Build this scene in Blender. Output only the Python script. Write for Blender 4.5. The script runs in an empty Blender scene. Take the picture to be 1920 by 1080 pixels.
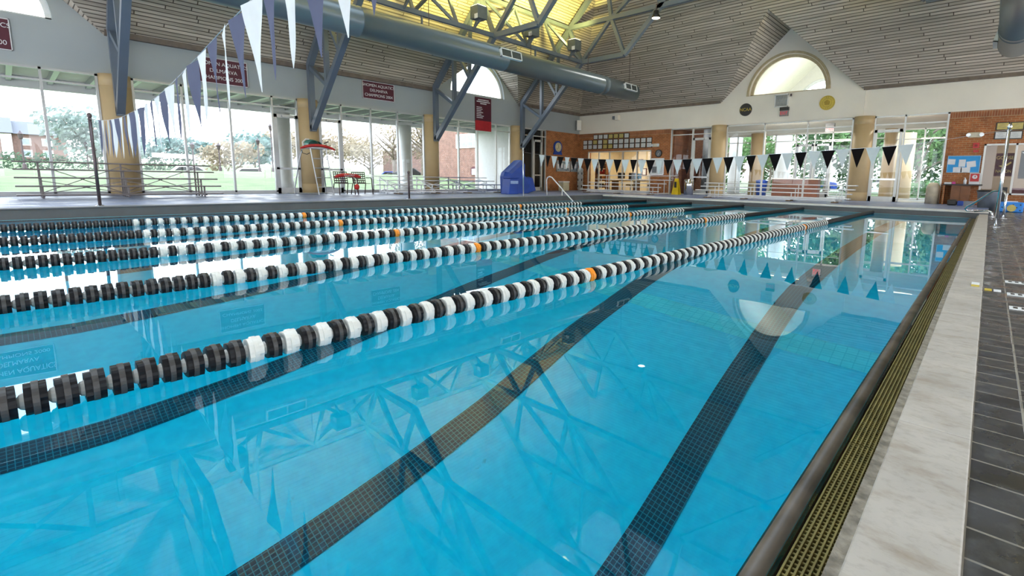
import bpy, math, random
from mathutils import Vector, Matrix, Euler
D = bpy.data; SC = bpy.context.scene; COL = SC.collection
random.seed(7)
PI = math.pi

# ------------------------------------------------------------------ camera
cam = D.cameras.new('camera'); cam_o = D.objects.new('camera', cam); COL.objects.link(cam_o)
yaw, pitch, roll = .717, .1434, .0172
f_ = Vector((-math.sin(yaw)*math.cos(pitch), math.cos(yaw)*math.cos(pitch), -math.sin(pitch)))
r_ = Vector((math.cos(yaw), math.sin(yaw), 0)); u_ = r_.cross(f_)
r2 = math.cos(roll)*r_+math.sin(roll)*u_; u2 = -math.sin(roll)*r_+math.cos(roll)*u_
cam_o.matrix_world = Matrix(((r2.x, u2.x, -f_.x, 0), (r2.y, u2.y, -f_.y, 0), (r2.z, u2.z, -f_.z, .82), (0, 0, 0, 1)))
cam.sensor_width = 36; cam.lens = 906.8*36/1920
cam.shift_x = -(1055.8-960)/1920; cam.shift_y = -(540-465.6)/1920
cam.clip_start = .02; cam.clip_end = 600
SC.camera = cam_o

# ------------------------------------------------------------------ world, lamps, exposure
SKY = 6.2
w = D.worlds.new('sky'); SC.world = w; w.use_nodes = True
nt = w.node_tree; bg = nt.nodes['Background']
tc = nt.nodes.new('ShaderNodeTexCoord'); sp = nt.nodes.new('ShaderNodeSeparateXYZ')
rp = nt.nodes.new('ShaderNodeValToRGB'); nt.links.new(tc.outputs['Generated'], sp.inputs[0]); nt.links.new(sp.outputs['Z'], rp.inputs[0])
rp.color_ramp.elements[0].position = 0; rp.color_ramp.elements[0].color = (.95, .97, 1, 1)
rp.color_ramp.elements[1].position = .7; rp.color_ramp.elements[1].color = (.72, .86, 1, 1)
nt.links.new(rp.outputs[0], bg.inputs[0]); bg.inputs[1].default_value = SKY
SC.view_settings.view_transform = 'Standard'; SC.view_settings.look = 'None'
SC.view_settings.exposure = 0.0; SC.view_settings.gamma = 1; SC.view_settings.use_curve_mapping = False
cy = SC.cycles
cy.max_bounces = 12; cy.diffuse_bounces = 5; cy.glossy_bounces = 5; cy.transmission_bounces = 8; cy.transparent_max_bounces = 16
cy.caustics_refractive = True; cy.caustics_reflective = False; cy.sample_clamp_indirect = 6; cy.use_denoising = True

# ------------------------------------------------------------------ helpers
class MB:
    def __init__(s): s.v = []; s.f = []; s.m = []; s.uv = []
    def face(s, pts, uv=None, mi=0):
        n = len(s.v); s.v += [Vector(p) for p in pts]; s.f.append(list(range(n, n+len(pts)))); s.m.append(mi); s.uv.append(uv)
    def grid(s, rows, close=False, mi=0, capa=False, capb=False):
        n = len(s.v); k = len(rows[0])
        for r in rows: s.v += [Vector(p) for p in r]
        for i in range(len(rows)-1):
            for j in range(k if close else k-1):
                j2 = (j+1) % k
                s.f.append([n+i*k+j, n+i*k+j2, n+(i+1)*k+j2, n+(i+1)*k+j]); s.m.append(mi); s.uv.append(None)
        if capa: s.f.append([n+j for j in range(k)][::-1]); s.m.append(mi); s.uv.append(None)
        if capb: s.f.append([n+(len(rows)-1)*k+j for j in range(k)]); s.m.append(mi); s.uv.append(None)
    def box(s, a, b, mi=0):
        x0, y0, z0 = a; x1, y1, z1 = b
        P = [(x0,y0,z0),(x1,y0,z0),(x1,y1,z0),(x0,y1,z0),(x0,y0,z1),(x1,y0,z1),(x1,y1,z1),(x0,y1,z1)]
        n = len(s.v); s.v += [Vector(p) for p in P]
        for q in ((0,3,2,1),(4,5,6,7),(0,1,5,4),(1,2,6,5),(2,3,7,6),(3,0,4,7)):
            s.f.append([n+i for i in q]); s.m.append(mi); s.uv.append(None)
        return s
    def bar(s, p, q, w, h=None, up=(0,0,1), mi=0):
        p = Vector(p); q = Vector(q); h = h or w; d = (q-p).normalized(); up = Vector(up)
        if abs(d.dot(up)) > .97: up = Vector((0,1,0)) if abs(d.y) < .9 else Vector((1,0,0))
        a = d.cross(up).normalized(); b = a.cross(d)
        R = lambda c: [c-a*w/2-b*h/2, c+a*w/2-b*h/2, c+a*w/2+b*h/2, c-a*w/2+b*h/2]
        s.grid([R(p), R(q)], True, mi, True, True); return s
    def tube(s, pts, r, n=8, mi=0, cap=True):
        pts = [Vector(p) for p in pts]; rows = []; a = None
        for i, p in enumerate(pts):
            d = (pts[min(i+1, len(pts)-1)]-pts[max(i-1, 0)]).normalized()
            if a is None:
                a = d.orthogonal().normalized()
            a = (a-d*a.dot(d)).normalized(); b = d.cross(a)
            rr = r[i] if isinstance(r, (list, tuple)) else r
            rows.append([p+a*rr*math.cos(2*PI*k/n)+b*rr*math.sin(2*PI*k/n) for k in range(n)])
        s.grid(rows, True, mi, cap, cap); return s
    def lathe(s, prof, o=(0,0,0), ax='Z', n=16, mi=0, capa=True, capb=True):
        rows = []; o = Vector(o)
        for r, t in prof:
            row = []
            for k in range(n):
                c, q = r*math.cos(2*PI*k/n), r*math.sin(2*PI*k/n)
                row.append(o+Vector({'Z': (c,q,t), 'Y': (q,t,c), 'X': (t,c,q)}[ax]))
            rows.append(row)
        s.grid(rows, True, mi, capa, capb); return s
    def prism(s, poly, vec, mi=0):
        poly = [Vector(p) for p in poly]; vec = Vector(vec); n = len(s.v); k = len(poly)
        s.v += poly+[p+vec for p in poly]
        s.f.append(list(range(n, n+k))[::-1]); s.f.append(list(range(n+k, n+2*k)))
        for i in range(k): s.f.append([n+i, n+(i+1) % k, n+k+(i+1) % k, n+k+i])
        s.m += [mi]*(k+2); s.uv += [None]*(k+2); return s
    def xf(s, M):
        s.v = [M@v for v in s.v]; return s
    def mesh(s, name, mats, smooth=False, off=None):
        me = D.meshes.new(name); o = off or Vector((0,0,0))
        me.from_pydata([v-o for v in s.v], [], s.f)
        for m in (mats if isinstance(mats, (list, tuple)) else [mats]): me.materials.append(m)
        if len(me.materials) > 1:
            for p, m in zip(me.polygons, s.m): p.material_index = m
        if any(u is not None for u in s.uv):
            L = me.uv_layers.new(name='UVMap')
            for p, u in zip(me.polygons, s.uv):
                if u:
                    for li, c in zip(p.loop_indices, u): L.data[li].uv = c
        if smooth:
            for p in me.polygons: p.use_smooth = True
        me.update(); return me

WL = {}   # world location of every root
def props(o, label=None, cat=None, group=None, kind=None):
    if label: o['label'] = label
    if cat: o['category'] = cat
    if group: o['group'] = group
    if kind: o['kind'] = kind
    return o
def thing(name, label, cat, loc=(0,0,0), group=None, kind=None):
    o = D.objects.new(name, None); COL.objects.link(o); o.location = loc; o.empty_display_size = .1
    WL[o.name] = Vector(loc); return props(o, label, cat, group, kind)
def ob(name, mb, mats, parent=None, smooth=False, bevel=0, weld=False, off=None, **kw):
    pw = WL.get(parent.name, Vector((0,0,0))) if parent else Vector((0,0,0))
    me = mb.mesh(name, mats, smooth, off=pw if parent else (Vector(off) if off else None))
    o = D.objects.new(name, me); COL.objects.link(o)
    if parent: o.parent = parent; WL[o.name] = pw
    elif off: o.location = off; WL[o.name] = Vector(off)
    if bevel:
        m = o.modifiers.new('bevel', 'BEVEL'); m.width = bevel; m.segments = 2; m.limit_method = 'ANGLE'; m.angle_limit = .6
    return props(o, **kw)
def solo(name, mb, mats, label, cat, off=None, group=None, **kw):
    return ob(name, mb, mats, None, off=off, label=label, cat=cat, group=group, **kw)
def struct(name, mb, mats, parent=None, **kw):
    o = ob(name, mb, mats, parent, **kw)
    if not parent: o['kind'] = 'structure'
    return o
def dup(root, loc, label=None, rotz=None):
    r = root.copy(); COL.objects.link(r); r.location = loc
    if rotz is not None: r.rotation_euler = (0, 0, rotz)
    if label: r['label'] = label
    for ch in list(root.children):
        c = ch.copy(); COL.objects.link(c); c.parent = r
        for g in list(ch.children):
            d = g.copy(); COL.objects.link(d); d.parent = c
    return r
def text(name, s, loc, size, rot, mat, parent, align='CENTER', sx=1.0, depth=.003):
    cu = D.curves.new(name, 'FONT'); cu.body = s; cu.size = size; cu.align_x = align; cu.align_y = 'CENTER'; cu.extrude = depth
    cu.materials.append(mat); o = D.objects.new(name, cu); COL.objects.link(o)
    pw = WL.get(parent.name, Vector((0,0,0))); o.parent = parent
    o.location = Vector(loc)-pw; o.rotation_euler = rot; o.scale = (sx, 1, 1); return o
R_FAR = (PI/2, 0, 0)                # lettering that faces -Y
R_LEFT = (PI/2, 0, PI/2)            # lettering that faces +X

# ------------------------------------------------------------------ materials
def nodes(name):
    m = D.materials.new(name); m.use_nodes = True; t = m.node_tree
    return m, t, t.nodes['Principled BSDF'], t.nodes, t.links
def mat(name, c, rough=.5, metal=0, var=.12, scale=6, bump=0, em=None, spec=.5, det=4):
    m, t, b, N, L = nodes(name)
    b.inputs['Roughness'].default_value = rough; b.inputs['Metallic'].default_value = metal
    b.inputs['Specular IOR Level'].default_value = spec
    tc = N.new('ShaderNodeTexCoord'); n = N.new('ShaderNodeTexNoise'); n.inputs['Scale'].default_value = scale; n.inputs['Detail'].default_value = det
    L.new(tc.outputs['Object'], n.inputs['Vector'])
    r = N.new('ShaderNodeValToRGB'); r.color_ramp.elements[0].position = .3; r.color_ramp.elements[1].position = .7
    r.color_ramp.elements[0].color = (*[max(0, x*(1-var)) for x in c], 1); r.color_ramp.elements[1].color = (*[min(1, x*(1+var)) for x in c], 1)
    L.new(n.outputs['Fac'], r.inputs[0]); L.new(r.outputs[0], b.inputs['Base Color'])
    if bump:
        bp = N.new('ShaderNodeBump'); bp.inputs['Strength'].default_value = bump; bp.inputs['Distance'].default_value = .02
        L.new(n.outputs['Fac'], bp.inputs['Height']); L.new(bp.outputs[0], b.inputs['Normal'])
    if em: b.inputs['Emission Color'].default_value = (*em[0], 1); b.inputs['Emission Strength'].default_value = em[1]
    return m
def brickmat(name, c1, c2, mor, bw, rh, ms, axes='XZ', rough=.7, off=.5, uv=False, noise=.3, nscale=3, bump=.3, org=(0,0), rvar=None, bias=0, streak=None, rowrand=False):
    m, t, b, N, L = nodes(name)
    tc = N.new('ShaderNodeTexCoord'); br = N.new('ShaderNodeTexBrick')
    br.offset = off; br.inputs['Scale'].default_value = 1; br.inputs['Brick Width'].default_value = bw; br.inputs['Row Height'].default_value = rh
    br.inputs['Mortar Size'].default_value = ms; br.inputs['Mortar Smooth'].default_value = .1; br.inputs['Bias'].default_value = bias
    br.inputs['Color1'].default_value = (*c1, 1); br.inputs['Color2'].default_value = (*c2, 1); br.inputs['Mortar'].default_value = (*mor, 1)
    if uv: vec = tc.outputs['UV']
    else:
        s = N.new('ShaderNodeSeparateXYZ'); c = N.new('ShaderNodeCombineXYZ'); L.new(tc.outputs['Object'], s.inputs[0])
        for i, a in enumerate(axes):
            ad = N.new('ShaderNodeMath'); ad.operation = 'SUBTRACT'; ad.inputs[1].default_value = org[i]
            L.new(s.outputs[a], ad.inputs[0]); L.new(ad.outputs[0], c.inputs[i])
        vec = c.outputs[0]
    if rowrand:
        s = N.new('ShaderNodeSeparateXYZ'); L.new(vec, s.inputs[0]); q = N.new('ShaderNodeMath'); q.operation = 'DIVIDE'; q.inputs[1].default_value = rh; L.new(s.outputs[1], q.inputs[0])
        fl_ = N.new('ShaderNodeMath'); fl_.operation = 'FLOOR'; L.new(q.outputs[0], fl_.inputs[0]); wn = N.new('ShaderNodeTexWhiteNoise'); wn.noise_dimensions = '1D'; L.new(fl_.outputs[0], wn.inputs['W'])
        ma = N.new('ShaderNodeMath'); ma.operation = 'MULTIPLY_ADD'; ma.inputs[1].default_value = bw*7; L.new(wn.outputs['Value'], ma.inputs[0]); L.new(s.outputs[0], ma.inputs[2])
        cb = N.new('ShaderNodeCombineXYZ'); L.new(ma.outputs[0], cb.inputs[0]); L.new(s.outputs[1], cb.inputs[1]); vec = cb.outputs[0]
    L.new(vec, br.inputs['Vector'])
    n = N.new('ShaderNodeTexNoise'); n.inputs['Scale'].default_value = nscale; n.inputs['Detail'].default_value = 6
    if streak:
        mp = N.new('ShaderNodeMapping'); mp.inputs['Scale'].default_value = (*streak, 1); L.new(vec, mp.inputs[0]); L.new(mp.outputs[0], n.inputs['Vector'])
    else: L.new(tc.outputs['Object'], n.inputs['Vector'])
    mx = N.new('ShaderNodeMix'); mx.data_type = 'RGBA'; mx.blend_type = 'MULTIPLY'; mx.inputs[0].default_value = 1
    mr = N.new('ShaderNodeMapRange'); mr.inputs[1].default_value = .25; mr.inputs[2].default_value = .75; mr.inputs[3].default_value = 1-noise; mr.inputs[4].default_value = 1+noise
    L.new(n.outputs['Fac'], mr.inputs[0]); L.new(br.outputs['Color'], mx.inputs[6]); L.new(mr.outputs[0], mx.inputs[7]); L.new(mx.outputs[2], b.inputs['Base Color'])
    b.inputs['Roughness'].default_value = rough
    if rvar:
        m2 = N.new('ShaderNodeMapRange'); m2.inputs[1].default_value = .35; m2.inputs[2].default_value = .65; m2.inputs[3].default_value = rvar[0]; m2.inputs[4].default_value = rvar[1]
        L.new(n.outputs['Fac'], m2.inputs[0]); L.new(m2.outputs[0], b.inputs['Roughness'])
    if bump:
        bp = N.new('ShaderNodeBump'); bp.inputs['Strength'].default_value = bump; bp.inputs['Distance'].default_value = .01; bp.invert = True
        L.new(br.outputs['Fac'], bp.inputs['Height']); L.new(bp.outputs[0], b.inputs['Normal'])
    return m
def glassmat(name, tint=(1,1,1), refl=1.0):
    m, t, b, N, L = nodes(name); N.remove(b); out = N['Material Output']
    tr = N.new('ShaderNodeBsdfTransparent'); tr.inputs[0].default_value = (*tint, 1)
    g = N.new('ShaderNodeBsdfGlossy'); g.inputs['Roughness'].default_value = 0; g.inputs[0].default_value = (.9, .95, 1, 1)
    fr = N.new('ShaderNodeFresnel'); fr.inputs[0].default_value = 1.45
    k = N.new('ShaderNodeMath'); k.operation = 'MULTIPLY'; k.inputs[1].default_value = refl; L.new(fr.outputs[0], k.inputs[0])
    mx = N.new('ShaderNodeMixShader'); L.new(k.outputs[0], mx.inputs[0]); L.new(tr.outputs[0], mx.inputs[1]); L.new(g.outputs[0], mx.inputs[2]); L.new(mx.outputs[0], out.inputs[0])
    return m
def watermat():
    m, t, b, N, L = nodes('pool_water'); N.remove(b); out = N['Material Output']
    rf = N.new('ShaderNodeBsdfRefraction'); rf.inputs['IOR'].default_value = 1.333; rf.inputs['Roughness'].default_value = 0; rf.inputs[0].default_value = (.14, .90, 1, 1)
    g = N.new('ShaderNodeBsdfGlossy'); g.inputs['Roughness'].default_value = 0; g.inputs[0].default_value = (1, 1, 1, 1)
    fr = N.new('ShaderNodeFresnel'); fr.inputs[0].default_value = 1.333
    tc = N.new('ShaderNodeTexCoord'); n = N.new('ShaderNodeTexNoise'); n.inputs['Scale'].default_value = 1.3; n.inputs['Detail'].default_value = 2
    L.new(tc.outputs['Object'], n.inputs['Vector'])
    bp = N.new('ShaderNodeBump'); bp.inputs['Strength'].default_value = .1; bp.inputs['Distance'].default_value = .012; L.new(n.outputs['Fac'], bp.inputs['Height'])
    for q in (rf, g, fr): L.new(bp.outputs[0], q.inputs['Normal'])
    mx = N.new('ShaderNodeMixShader'); L.new(fr.outputs[0], mx.inputs[0]); L.new(rf.outputs[0], mx.inputs[1]); L.new(g.outputs[0], mx.inputs[2]); L.new(mx.outputs[0], out.inputs[0])
    return m
def leafmat(name, c, tr=.35):
    m, t, b, N, L = nodes(name); out = N['Material Output']; N.remove(b)
    n = N.new('ShaderNodeTexNoise'); n.inputs['Scale'].default_value = .9; n.inputs['Detail'].default_value = 3
    tc = N.new('ShaderNodeTexCoord'); L.new(tc.outputs['Object'], n.inputs['Vector'])
    r = N.new('ShaderNodeValToRGB'); r.color_ramp.elements[0].position = .35; r.color_ramp.elements[1].position = .65
    r.color_ramp.elements[0].color = (*[x*.7 for x in c], 1); r.color_ramp.elements[1].color = (*[min(1, x*1.3) for x in c], 1)
    L.new(n.outputs['Fac'], r.inputs[0])
    d = N.new('ShaderNodeBsdfDiffuse'); s = N.new('ShaderNodeBsdfTranslucent'); L.new(r.outputs[0], d.inputs[0]); L.new(r.outputs[0], s.inputs[0])
    mx = N.new('ShaderNodeMixShader'); mx.inputs[0].default_value = tr; L.new(d.outputs[0], mx.inputs[1]); L.new(s.outputs[0], mx.inputs[2]); L.new(mx.outputs[0], out.inputs[0])
    return m
m_ceil = brickmat('ceiling_planks', (.54,.475,.40), (.41,.355,.29), (.095,.075,.06), 3.1, .125, .015, uv=True, rowrand=True, off=0, rough=.75, noise=.35, nscale=1, streak=(.5, 9), bump=.5)
m_wall = mat('painted_wall', (.86,.80,.69), .7, var=.04, scale=.8)  # the far wall's warm front light is put into this colour
m_wallL = mat('painted_wall_backlit', (.38,.41,.41), .7, var=.04, scale=.8)  # left wall's backlit shade put into a darker paint colour
m_brickF = brickmat('orange_brick', (.40,.13,.036), (.30,.09,.025), (.40,.24,.12), .215, .076, .008, 'XZ')
m_brickL = brickmat('orange_brick_side', (.40,.13,.036), (.30,.09,.025), (.40,.24,.12), .215, .076, .008, 'YZ')
m_soldier = brickmat('soldier_course', (.34,.11,.04), (.26,.08,.03), (.40,.25,.14), .076, .21, .008, 'XZ', off=0)
m_tan = mat('tan_column_paint', (.50,.365,.195), .5, var=.05, scale=2)
m_steel = mat('blue_grey_steel_paint', (.12,.15,.195), .35, var=.06, scale=2)
m_frame = mat('aluminium_frame', (.42,.43,.45), .35, .5, var=.04)
m_framew = mat('pale_aluminium_frame', (.62,.62,.60), .35, .3, var=.04)
m_glass = glassmat('window_glass', (.97,.99,.99), .8)
m_deck = brickmat('deck_tiles', (.036,.036,.041), (.022,.022,.027), (.22,.20,.17), .137, .131, .004, 'XY', off=0, org=(.041, .015), noise=.45, nscale=5, rough=.3, rvar=(.12, .5), bump=.4)
m_deckL = brickmat('deck_tiles_sky_sheen', (.19,.235,.38), (.16,.20,.33), (.25,.29,.42), .2, .2, .005, 'XY', off=0, noise=.2, nscale=2, rough=.5, rvar=(.32, .6), bump=.2)  # same deck tiles, with the lavender sky reflection put into the colour
m_cope = mat('coping_concrete', (.42,.38,.335), .6, var=.13, scale=3.5, bump=.1, det=8)
def stain(m, c, lo, hi, scale, k):
    t = m.node_tree; N = t.nodes; L = t.links; b = N['Principled BSDF']; src = b.inputs['Base Color'].links[0].from_socket
    tc = N.new('ShaderNodeTexCoord'); mp = N.new('ShaderNodeMapping'); mp.inputs['Scale'].default_value = scale; L.new(tc.outputs['Object'], mp.inputs[0])
    n = N.new('ShaderNodeTexNoise'); n.inputs['Scale'].default_value = 1; n.inputs['Detail'].default_value = 9; n.inputs['Roughness'].default_value = .65; L.new(mp.outputs[0], n.inputs['Vector'])
    r = N.new('ShaderNodeMapRange'); r.inputs[1].default_value = lo; r.inputs[2].default_value = hi; r.inputs[3].default_value = 0; r.inputs[4].default_value = k; L.new(n.outputs['Fac'], r.inputs[0])
    mx = N.new('ShaderNodeMix'); mx.data_type = 'RGBA'; L.new(r.outputs[0], mx.inputs[0]); L.new(src, mx.inputs[6]); mx.inputs[7].default_value = (*c, 1); L.new(mx.outputs[2], b.inputs['Base Color'])
m_copeL = mat('curb_concrete', (.22,.225,.23), .5, var=.1, scale=3)
m_plaster = mat('pool_plaster', (.12,.765,.99), .8, var=.09, scale=9, det=12)
m_tile = brickmat('navy_lane_tile', (.010,.03,.065), (.008,.024,.055), (.05,.22,.28), .043, .043, .0035, 'XY', off=0, noise=.1, bump=0)
m_water = watermat()
m_white = mat('white_paint', (.78,.78,.77), .5, var=.03)
m_black = mat('black_plastic', (.012,.012,.013), .4, var=.1)
m_alu = mat('bleacher_aluminium', (.62,.63,.65), .3, .85, var=.05)
m_chrome = mat('polished_steel', (.72,.73,.76), .15, .95, var=.03)
m_dsteel = mat('dark_brown_steel', (.085,.06,.065), .4, .3, var=.08)
stain(m_cope, (.24,.18,.12), .50, .76, (6, 13, 5), .7); stain(m_cope, (.16,.13,.10), .5, .8, (30, 45, 10), .4)
stain(m_deck, (.13,.13,.135), .5, .72, (9, 6, 5), .6); stain(m_plaster, (.05,.30,.42), .66, .74, (6, 6, 6), .5)
# ------------------------------------------------------------------ the shell
XL, YF, XR, YB = -19.9, 24.2, 4.9, -9.0
ZH, ZE, ZT, SL = 3.6, 4.73, 3.25, .97          # window head, eave, transom, roof slope
XC = -7.5; WZ = -.106
PX0, PX1, PY0, PY1 = -13.3, -.3, -4.9, 18.0     # water edges
def WB(mb, side, s0, s1, z0, z1, d0, d1):
    if side == 'L': mb.box((XL-d1, s0, z0), (XL-d0, s1, z1))
    elif side == 'R': mb.box((XR+d0, s0, z0), (XR+d1, s1, z1))
    else: mb.box((s0, YF+d0, z0), (s1, YF+d1, z1))
    return mb
def WP(side, s, z, d):
    return {'L': (XL-d, s, z), 'R': (XR+d, s, z), 'F': (s, YF+d, z)}[side]
# floor: deck with the pool cut out (near side dark tiles, the rest tinted with painted sky sheen)
b = MB(); b.box((.04, YB, -.3), (XR+.3, YF+.3, 0)); struct('floor', b, m_deck)
b = MB(); b.box((XL-.3, YB, -.3), (-13.72, YF+.3, .09)); b.box((-13.72, 18.46, -.3), (.04, YF+.3, .09)); struct('floor_sky_sheen_deck', b, m_deckL)
# copings
b = MB(); y = -4.85
while y < 18.0:
    y1 = min(y+.97, 18.05); b.box((-.15, y+.0015, -.12), (.04, y1-.0015, .022)); y = y1
struct('trim_1_coping', b, m_cope, bevel=.004)
b = MB(); b.box((-.185, -5, -.3), (-.15, 18.05, -.02)); struct('trim_2_gutter_ledge', b, mat('rough_stained_concrete', (.30,.26,.21), .7, var=.4, scale=30, bump=.4))
b = MB(); b.box((-13.72, -5, -.3), (-13.45, 18.46, .08)); b.box((-13.45, 18.15, -.3), (.04, 18.46, .045))
struct('trim_3_raised_curb', b, mat('curb_face_shade', (.085,.09,.095), .5, var=.15, scale=3), bevel=.008)  # backlit shade of the curb face put into its dark colour
b = MB(); b.box((-13.73, -5, .08), (-13.43, 18.47, .105)); struct('trim_19_left_curb_cap', b, mat('left_curb_cap', (.16,.165,.175), .5, var=.1), bevel=.006)
b = MB(); b.box((-13.43, 18.12, .045), (.05, 18.47, .105)); struct('trim_20_far_curb_cap', b, mat('far_curb_cap', (.62,.60,.56), .5, var=.08), bevel=.006)
b = MB()   # gutter channel behind the water edge, recess shade put into its colour
b.box((-.19, -5, -.5), (-.15, 18.1, -.3)); b.box((-.30, -5, -.5), (-.15, 18.1, -.25)); b.box((-13.45, -5, -.5), (-13.3, 18.15, -.2)); b.box((-13.45, 18.0, -.5), (.0, 18.15, -.2))
struct('trim_4_gutter_channel', b, mat('shaded_gutter', (.02,.025,.028), .6))
b = MB(); b.tube([(-.325, -5, -.128), (-.325, 18.0, -.128)], .035, 14)
b.tube([(-13.275, -5, -.132), (-13.275, 18.0, -.132)], .03, 10); b.tube([(-13.3, 18.0, -.132), (-.3, 18.0, -.132)], .03, 10)
struct('trim_5_pool_lip', b, mat('stained_pool_lip', (.07,.055,.042), .45, var=.6, scale=6), smooth=True)
# pool basin
prof = [(-4.9, 3.75), (.4, 3.72), (3.2, 3.42), (5.5, 2.95), (7.1, 2.42), (10.5, 1.98), (14, 1.4), (18.0, 1.25)]
def zf(y):
    for (a, da), (c, dc) in zip(prof, prof[1:]):
        if a <= y <= c: return WZ-(da+(dc-da)*(y-a)/(c-a))
    return WZ-prof[-1][1]
b = MB()
for (a, da), (c, dc) in zip(prof, prof[1:]):
    b.face([(PX0, a, WZ-da), (PX1, a, WZ-da), (PX1, c, WZ-dc), (PX0, c, WZ-dc)])
struct('floor_pool_basin', b, m_plaster)
b = MB()
for x in (PX0, PX1):
    for (a, da), (c, dc) in zip(prof, prof[1:]): b.face([(x, a, WZ-da), (x, c, WZ-dc), (x, c, -.1), (x, a, -.1)])
for y, d in ((PY0, 3.75), (PY1, 1.25)): b.face([(PX0, y, WZ-d), (PX1, y, WZ-d), (PX1, y, -.1), (PX0, y, -.1)])
struct('wall_pool_basin', b, m_plaster)
LX = (-1.82, -3.82, -5.88, -7.95, -10.0, -12.05)
for i, x in enumerate(LX):
    b = MB(); ys = [-4.3]+[p[0] for p in prof[1:-1]]+[16.2]
    for a, c in zip(ys, ys[1:]): b.face([(x-.15, a, zf(a)+.012), (x+.15, a, zf(a)+.012), (x+.15, c, zf(c)+.012), (x-.15, c, zf(c)+.012)])
    b.face([(x-.45, 16.2, zf(16.2)+.012), (x+.45, 16.2, zf(16.2)+.012), (x+.45, 16.45, zf(16.45)+.012), (x-.45, 16.45, zf(16.45)+.012)])
    struct('trim_%d_lane_line' % (6+i), b, m_tile)
b = MB(); ya, yb = 5.62, 5.95
b.face([(PX0, ya, zf(ya)+.008), (PX1, ya, zf(ya)+.008), (PX1, yb, zf(yb)+.008), (PX0, yb, zf(yb)+.008)])
struct('trim_12_break_tile_band', b, brickmat('pale_break_tile', (.62,.90,.93), (.56,.86,.9), (.4,.75,.82), .11, .11, .006, 'XY', off=0, bump=0, noise=.08))
b = MB(); b.face([(PX0-.02, PY0, WZ), (PX1+.01, PY0, WZ), (PX1+.01, PY1+.02, WZ), (PX0-.02, PY1+.02, WZ)])
struct('water', b, m_water)

# upper walls with gables and lunettes
def gable(mb, side, c, half, zb, r, dep=.32):
    rise = half*SL; n = 28
    for d in (0, dep):
        k = (zb-ZE)/SL
        mb.face([WP(side, c-half, ZE, d), WP(side, c+half, ZE, d), WP(side, c+half-k, zb, d), WP(side, c-half+k, zb, d)])
        H = half-k
        def outer(a):
            ca, sa = math.cos(a), math.sin(a); t = H*SL/(sa+SL*abs(ca)); return (c+t*ca, zb+t*sa)
        A = [PI*i/n for i in range(n+1)]
        for a, q in zip(A, A[1:]):
            o1, o2 = outer(a), outer(q)
            mb.face([WP(side, c+r*math.cos(a), zb+r*math.sin(a), d), WP(side, *o1, d), WP(side, *o2, d), WP(side, c+r*math.cos(q), zb+r*math.sin(q), d)])
    A = [PI*i/n for i in range(n+1)]
    for a, q in zip(A, A[1:]):
        mb.face([WP(side, c+r*math.cos(a), zb+r*math.sin(a), 0), WP(side, c+r*math.cos(q), zb+r*math.sin(q), 0), WP(side, c+r*math.cos(q), zb+r*math.sin(q), dep), WP(side, c+r*math.cos(a), zb+r*math.sin(a), dep)])
    mb.face([WP(side, c-r, zb, 0), WP(side, c+r, zb, 0), WP(side, c+r, zb, dep), WP(side, c-r, zb, dep)])
GL = [(-.45, 2.75), (16.15, 2.75)]
b = MB(); WB(b, 'L', YB, YF+.32, ZH, ZE, 0, .32)
for c, h in GL: gable(b, 'L', c, h, 4.9, 1.72)
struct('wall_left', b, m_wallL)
b = MB(); WB(b, 'F', XL, XR+.32, ZH, ZE, 0, .32); gable(b, 'F', -7.55, 3.13, 4.92, 1.72)
WB(b, 'F', -10.75, -4.35, ZH+.02, ZE, -.05, 0)
struct('wall_far', b, m_wall)
b = MB(); WB(b, 'R', YB, YF, ZH, ZE, 0, .32); WB(b, 'R', YB, YF, 0, .4, 0, .32)
for y in (-5, 0, 5, 10, 15, 20): WB(b, 'R', y, y+1.2, .4, ZH, 0, .32)
struct('wall_right', b, m_wall)
# roof planes
def rz(x): return ZE+SL*(x-XL)
b = MB()
def uvL(p): return (p[1], (p[0]-XL)*1.393)
def uvF(p): return (p[0], (YF-p[1])*1.393)
def uvR(p): return (p[1], (XR-p[0])*1.393)
hw = XC-XL; yh = YF-hw
pl = [(XL, YB, ZE)]
for c, h in GL: pl += [(XL, c-h, ZE), (XL+h, c, rz(XL+h)), (XL, c+h, ZE)]
SK = 3.8; pl += [(XL, YF, ZE), (XC-SK, yh+SK, rz(XC-SK)), (XC-SK, YB, rz(XC-SK))]
b.face(pl, [uvL(p) for p in pl])
pl = [(XR, YF, ZE), (-7.55+3.13, YF, ZE), (-7.55, YF-3.13, ZE+3.13*SL), (-7.55-3.13, YF, ZE), (XL, YF, ZE), (XC-SK, yh+SK, rz(XC-SK)), (XC+SK, yh+SK, rz(XC-SK))]
b.face(pl, [uvF(p) for p in pl])
pl = [(XR, YB, ZE), (XC+SK, YB, rz(XC-SK)), (XC+SK, yh+SK, rz(XC-SK)), (XR, YF, ZE)]
b.face(pl, [uvR(p) for p in pl])
for c, h in GL:
    for s in (-1, 1):
        pl = [(XL, c+s*h, ZE), (XL+h, c, ZE+h*SL), (XL, c, ZE+h*SL)]; b.face(pl, [(p[0], abs(p[1]-c)*1.39) for p in pl])
for s in (-1, 1):
    pl = [(-7.55+s*3.13, YF, ZE), (-7.55, YF-3.13, ZE+3.13*SL), (-7.55, YF, ZE+3.13*SL)]; b.face(pl, [(p[1], abs(p[0]+7.55)*1.39) for p in pl])
struct('ceiling', b, m_ceil)
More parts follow.
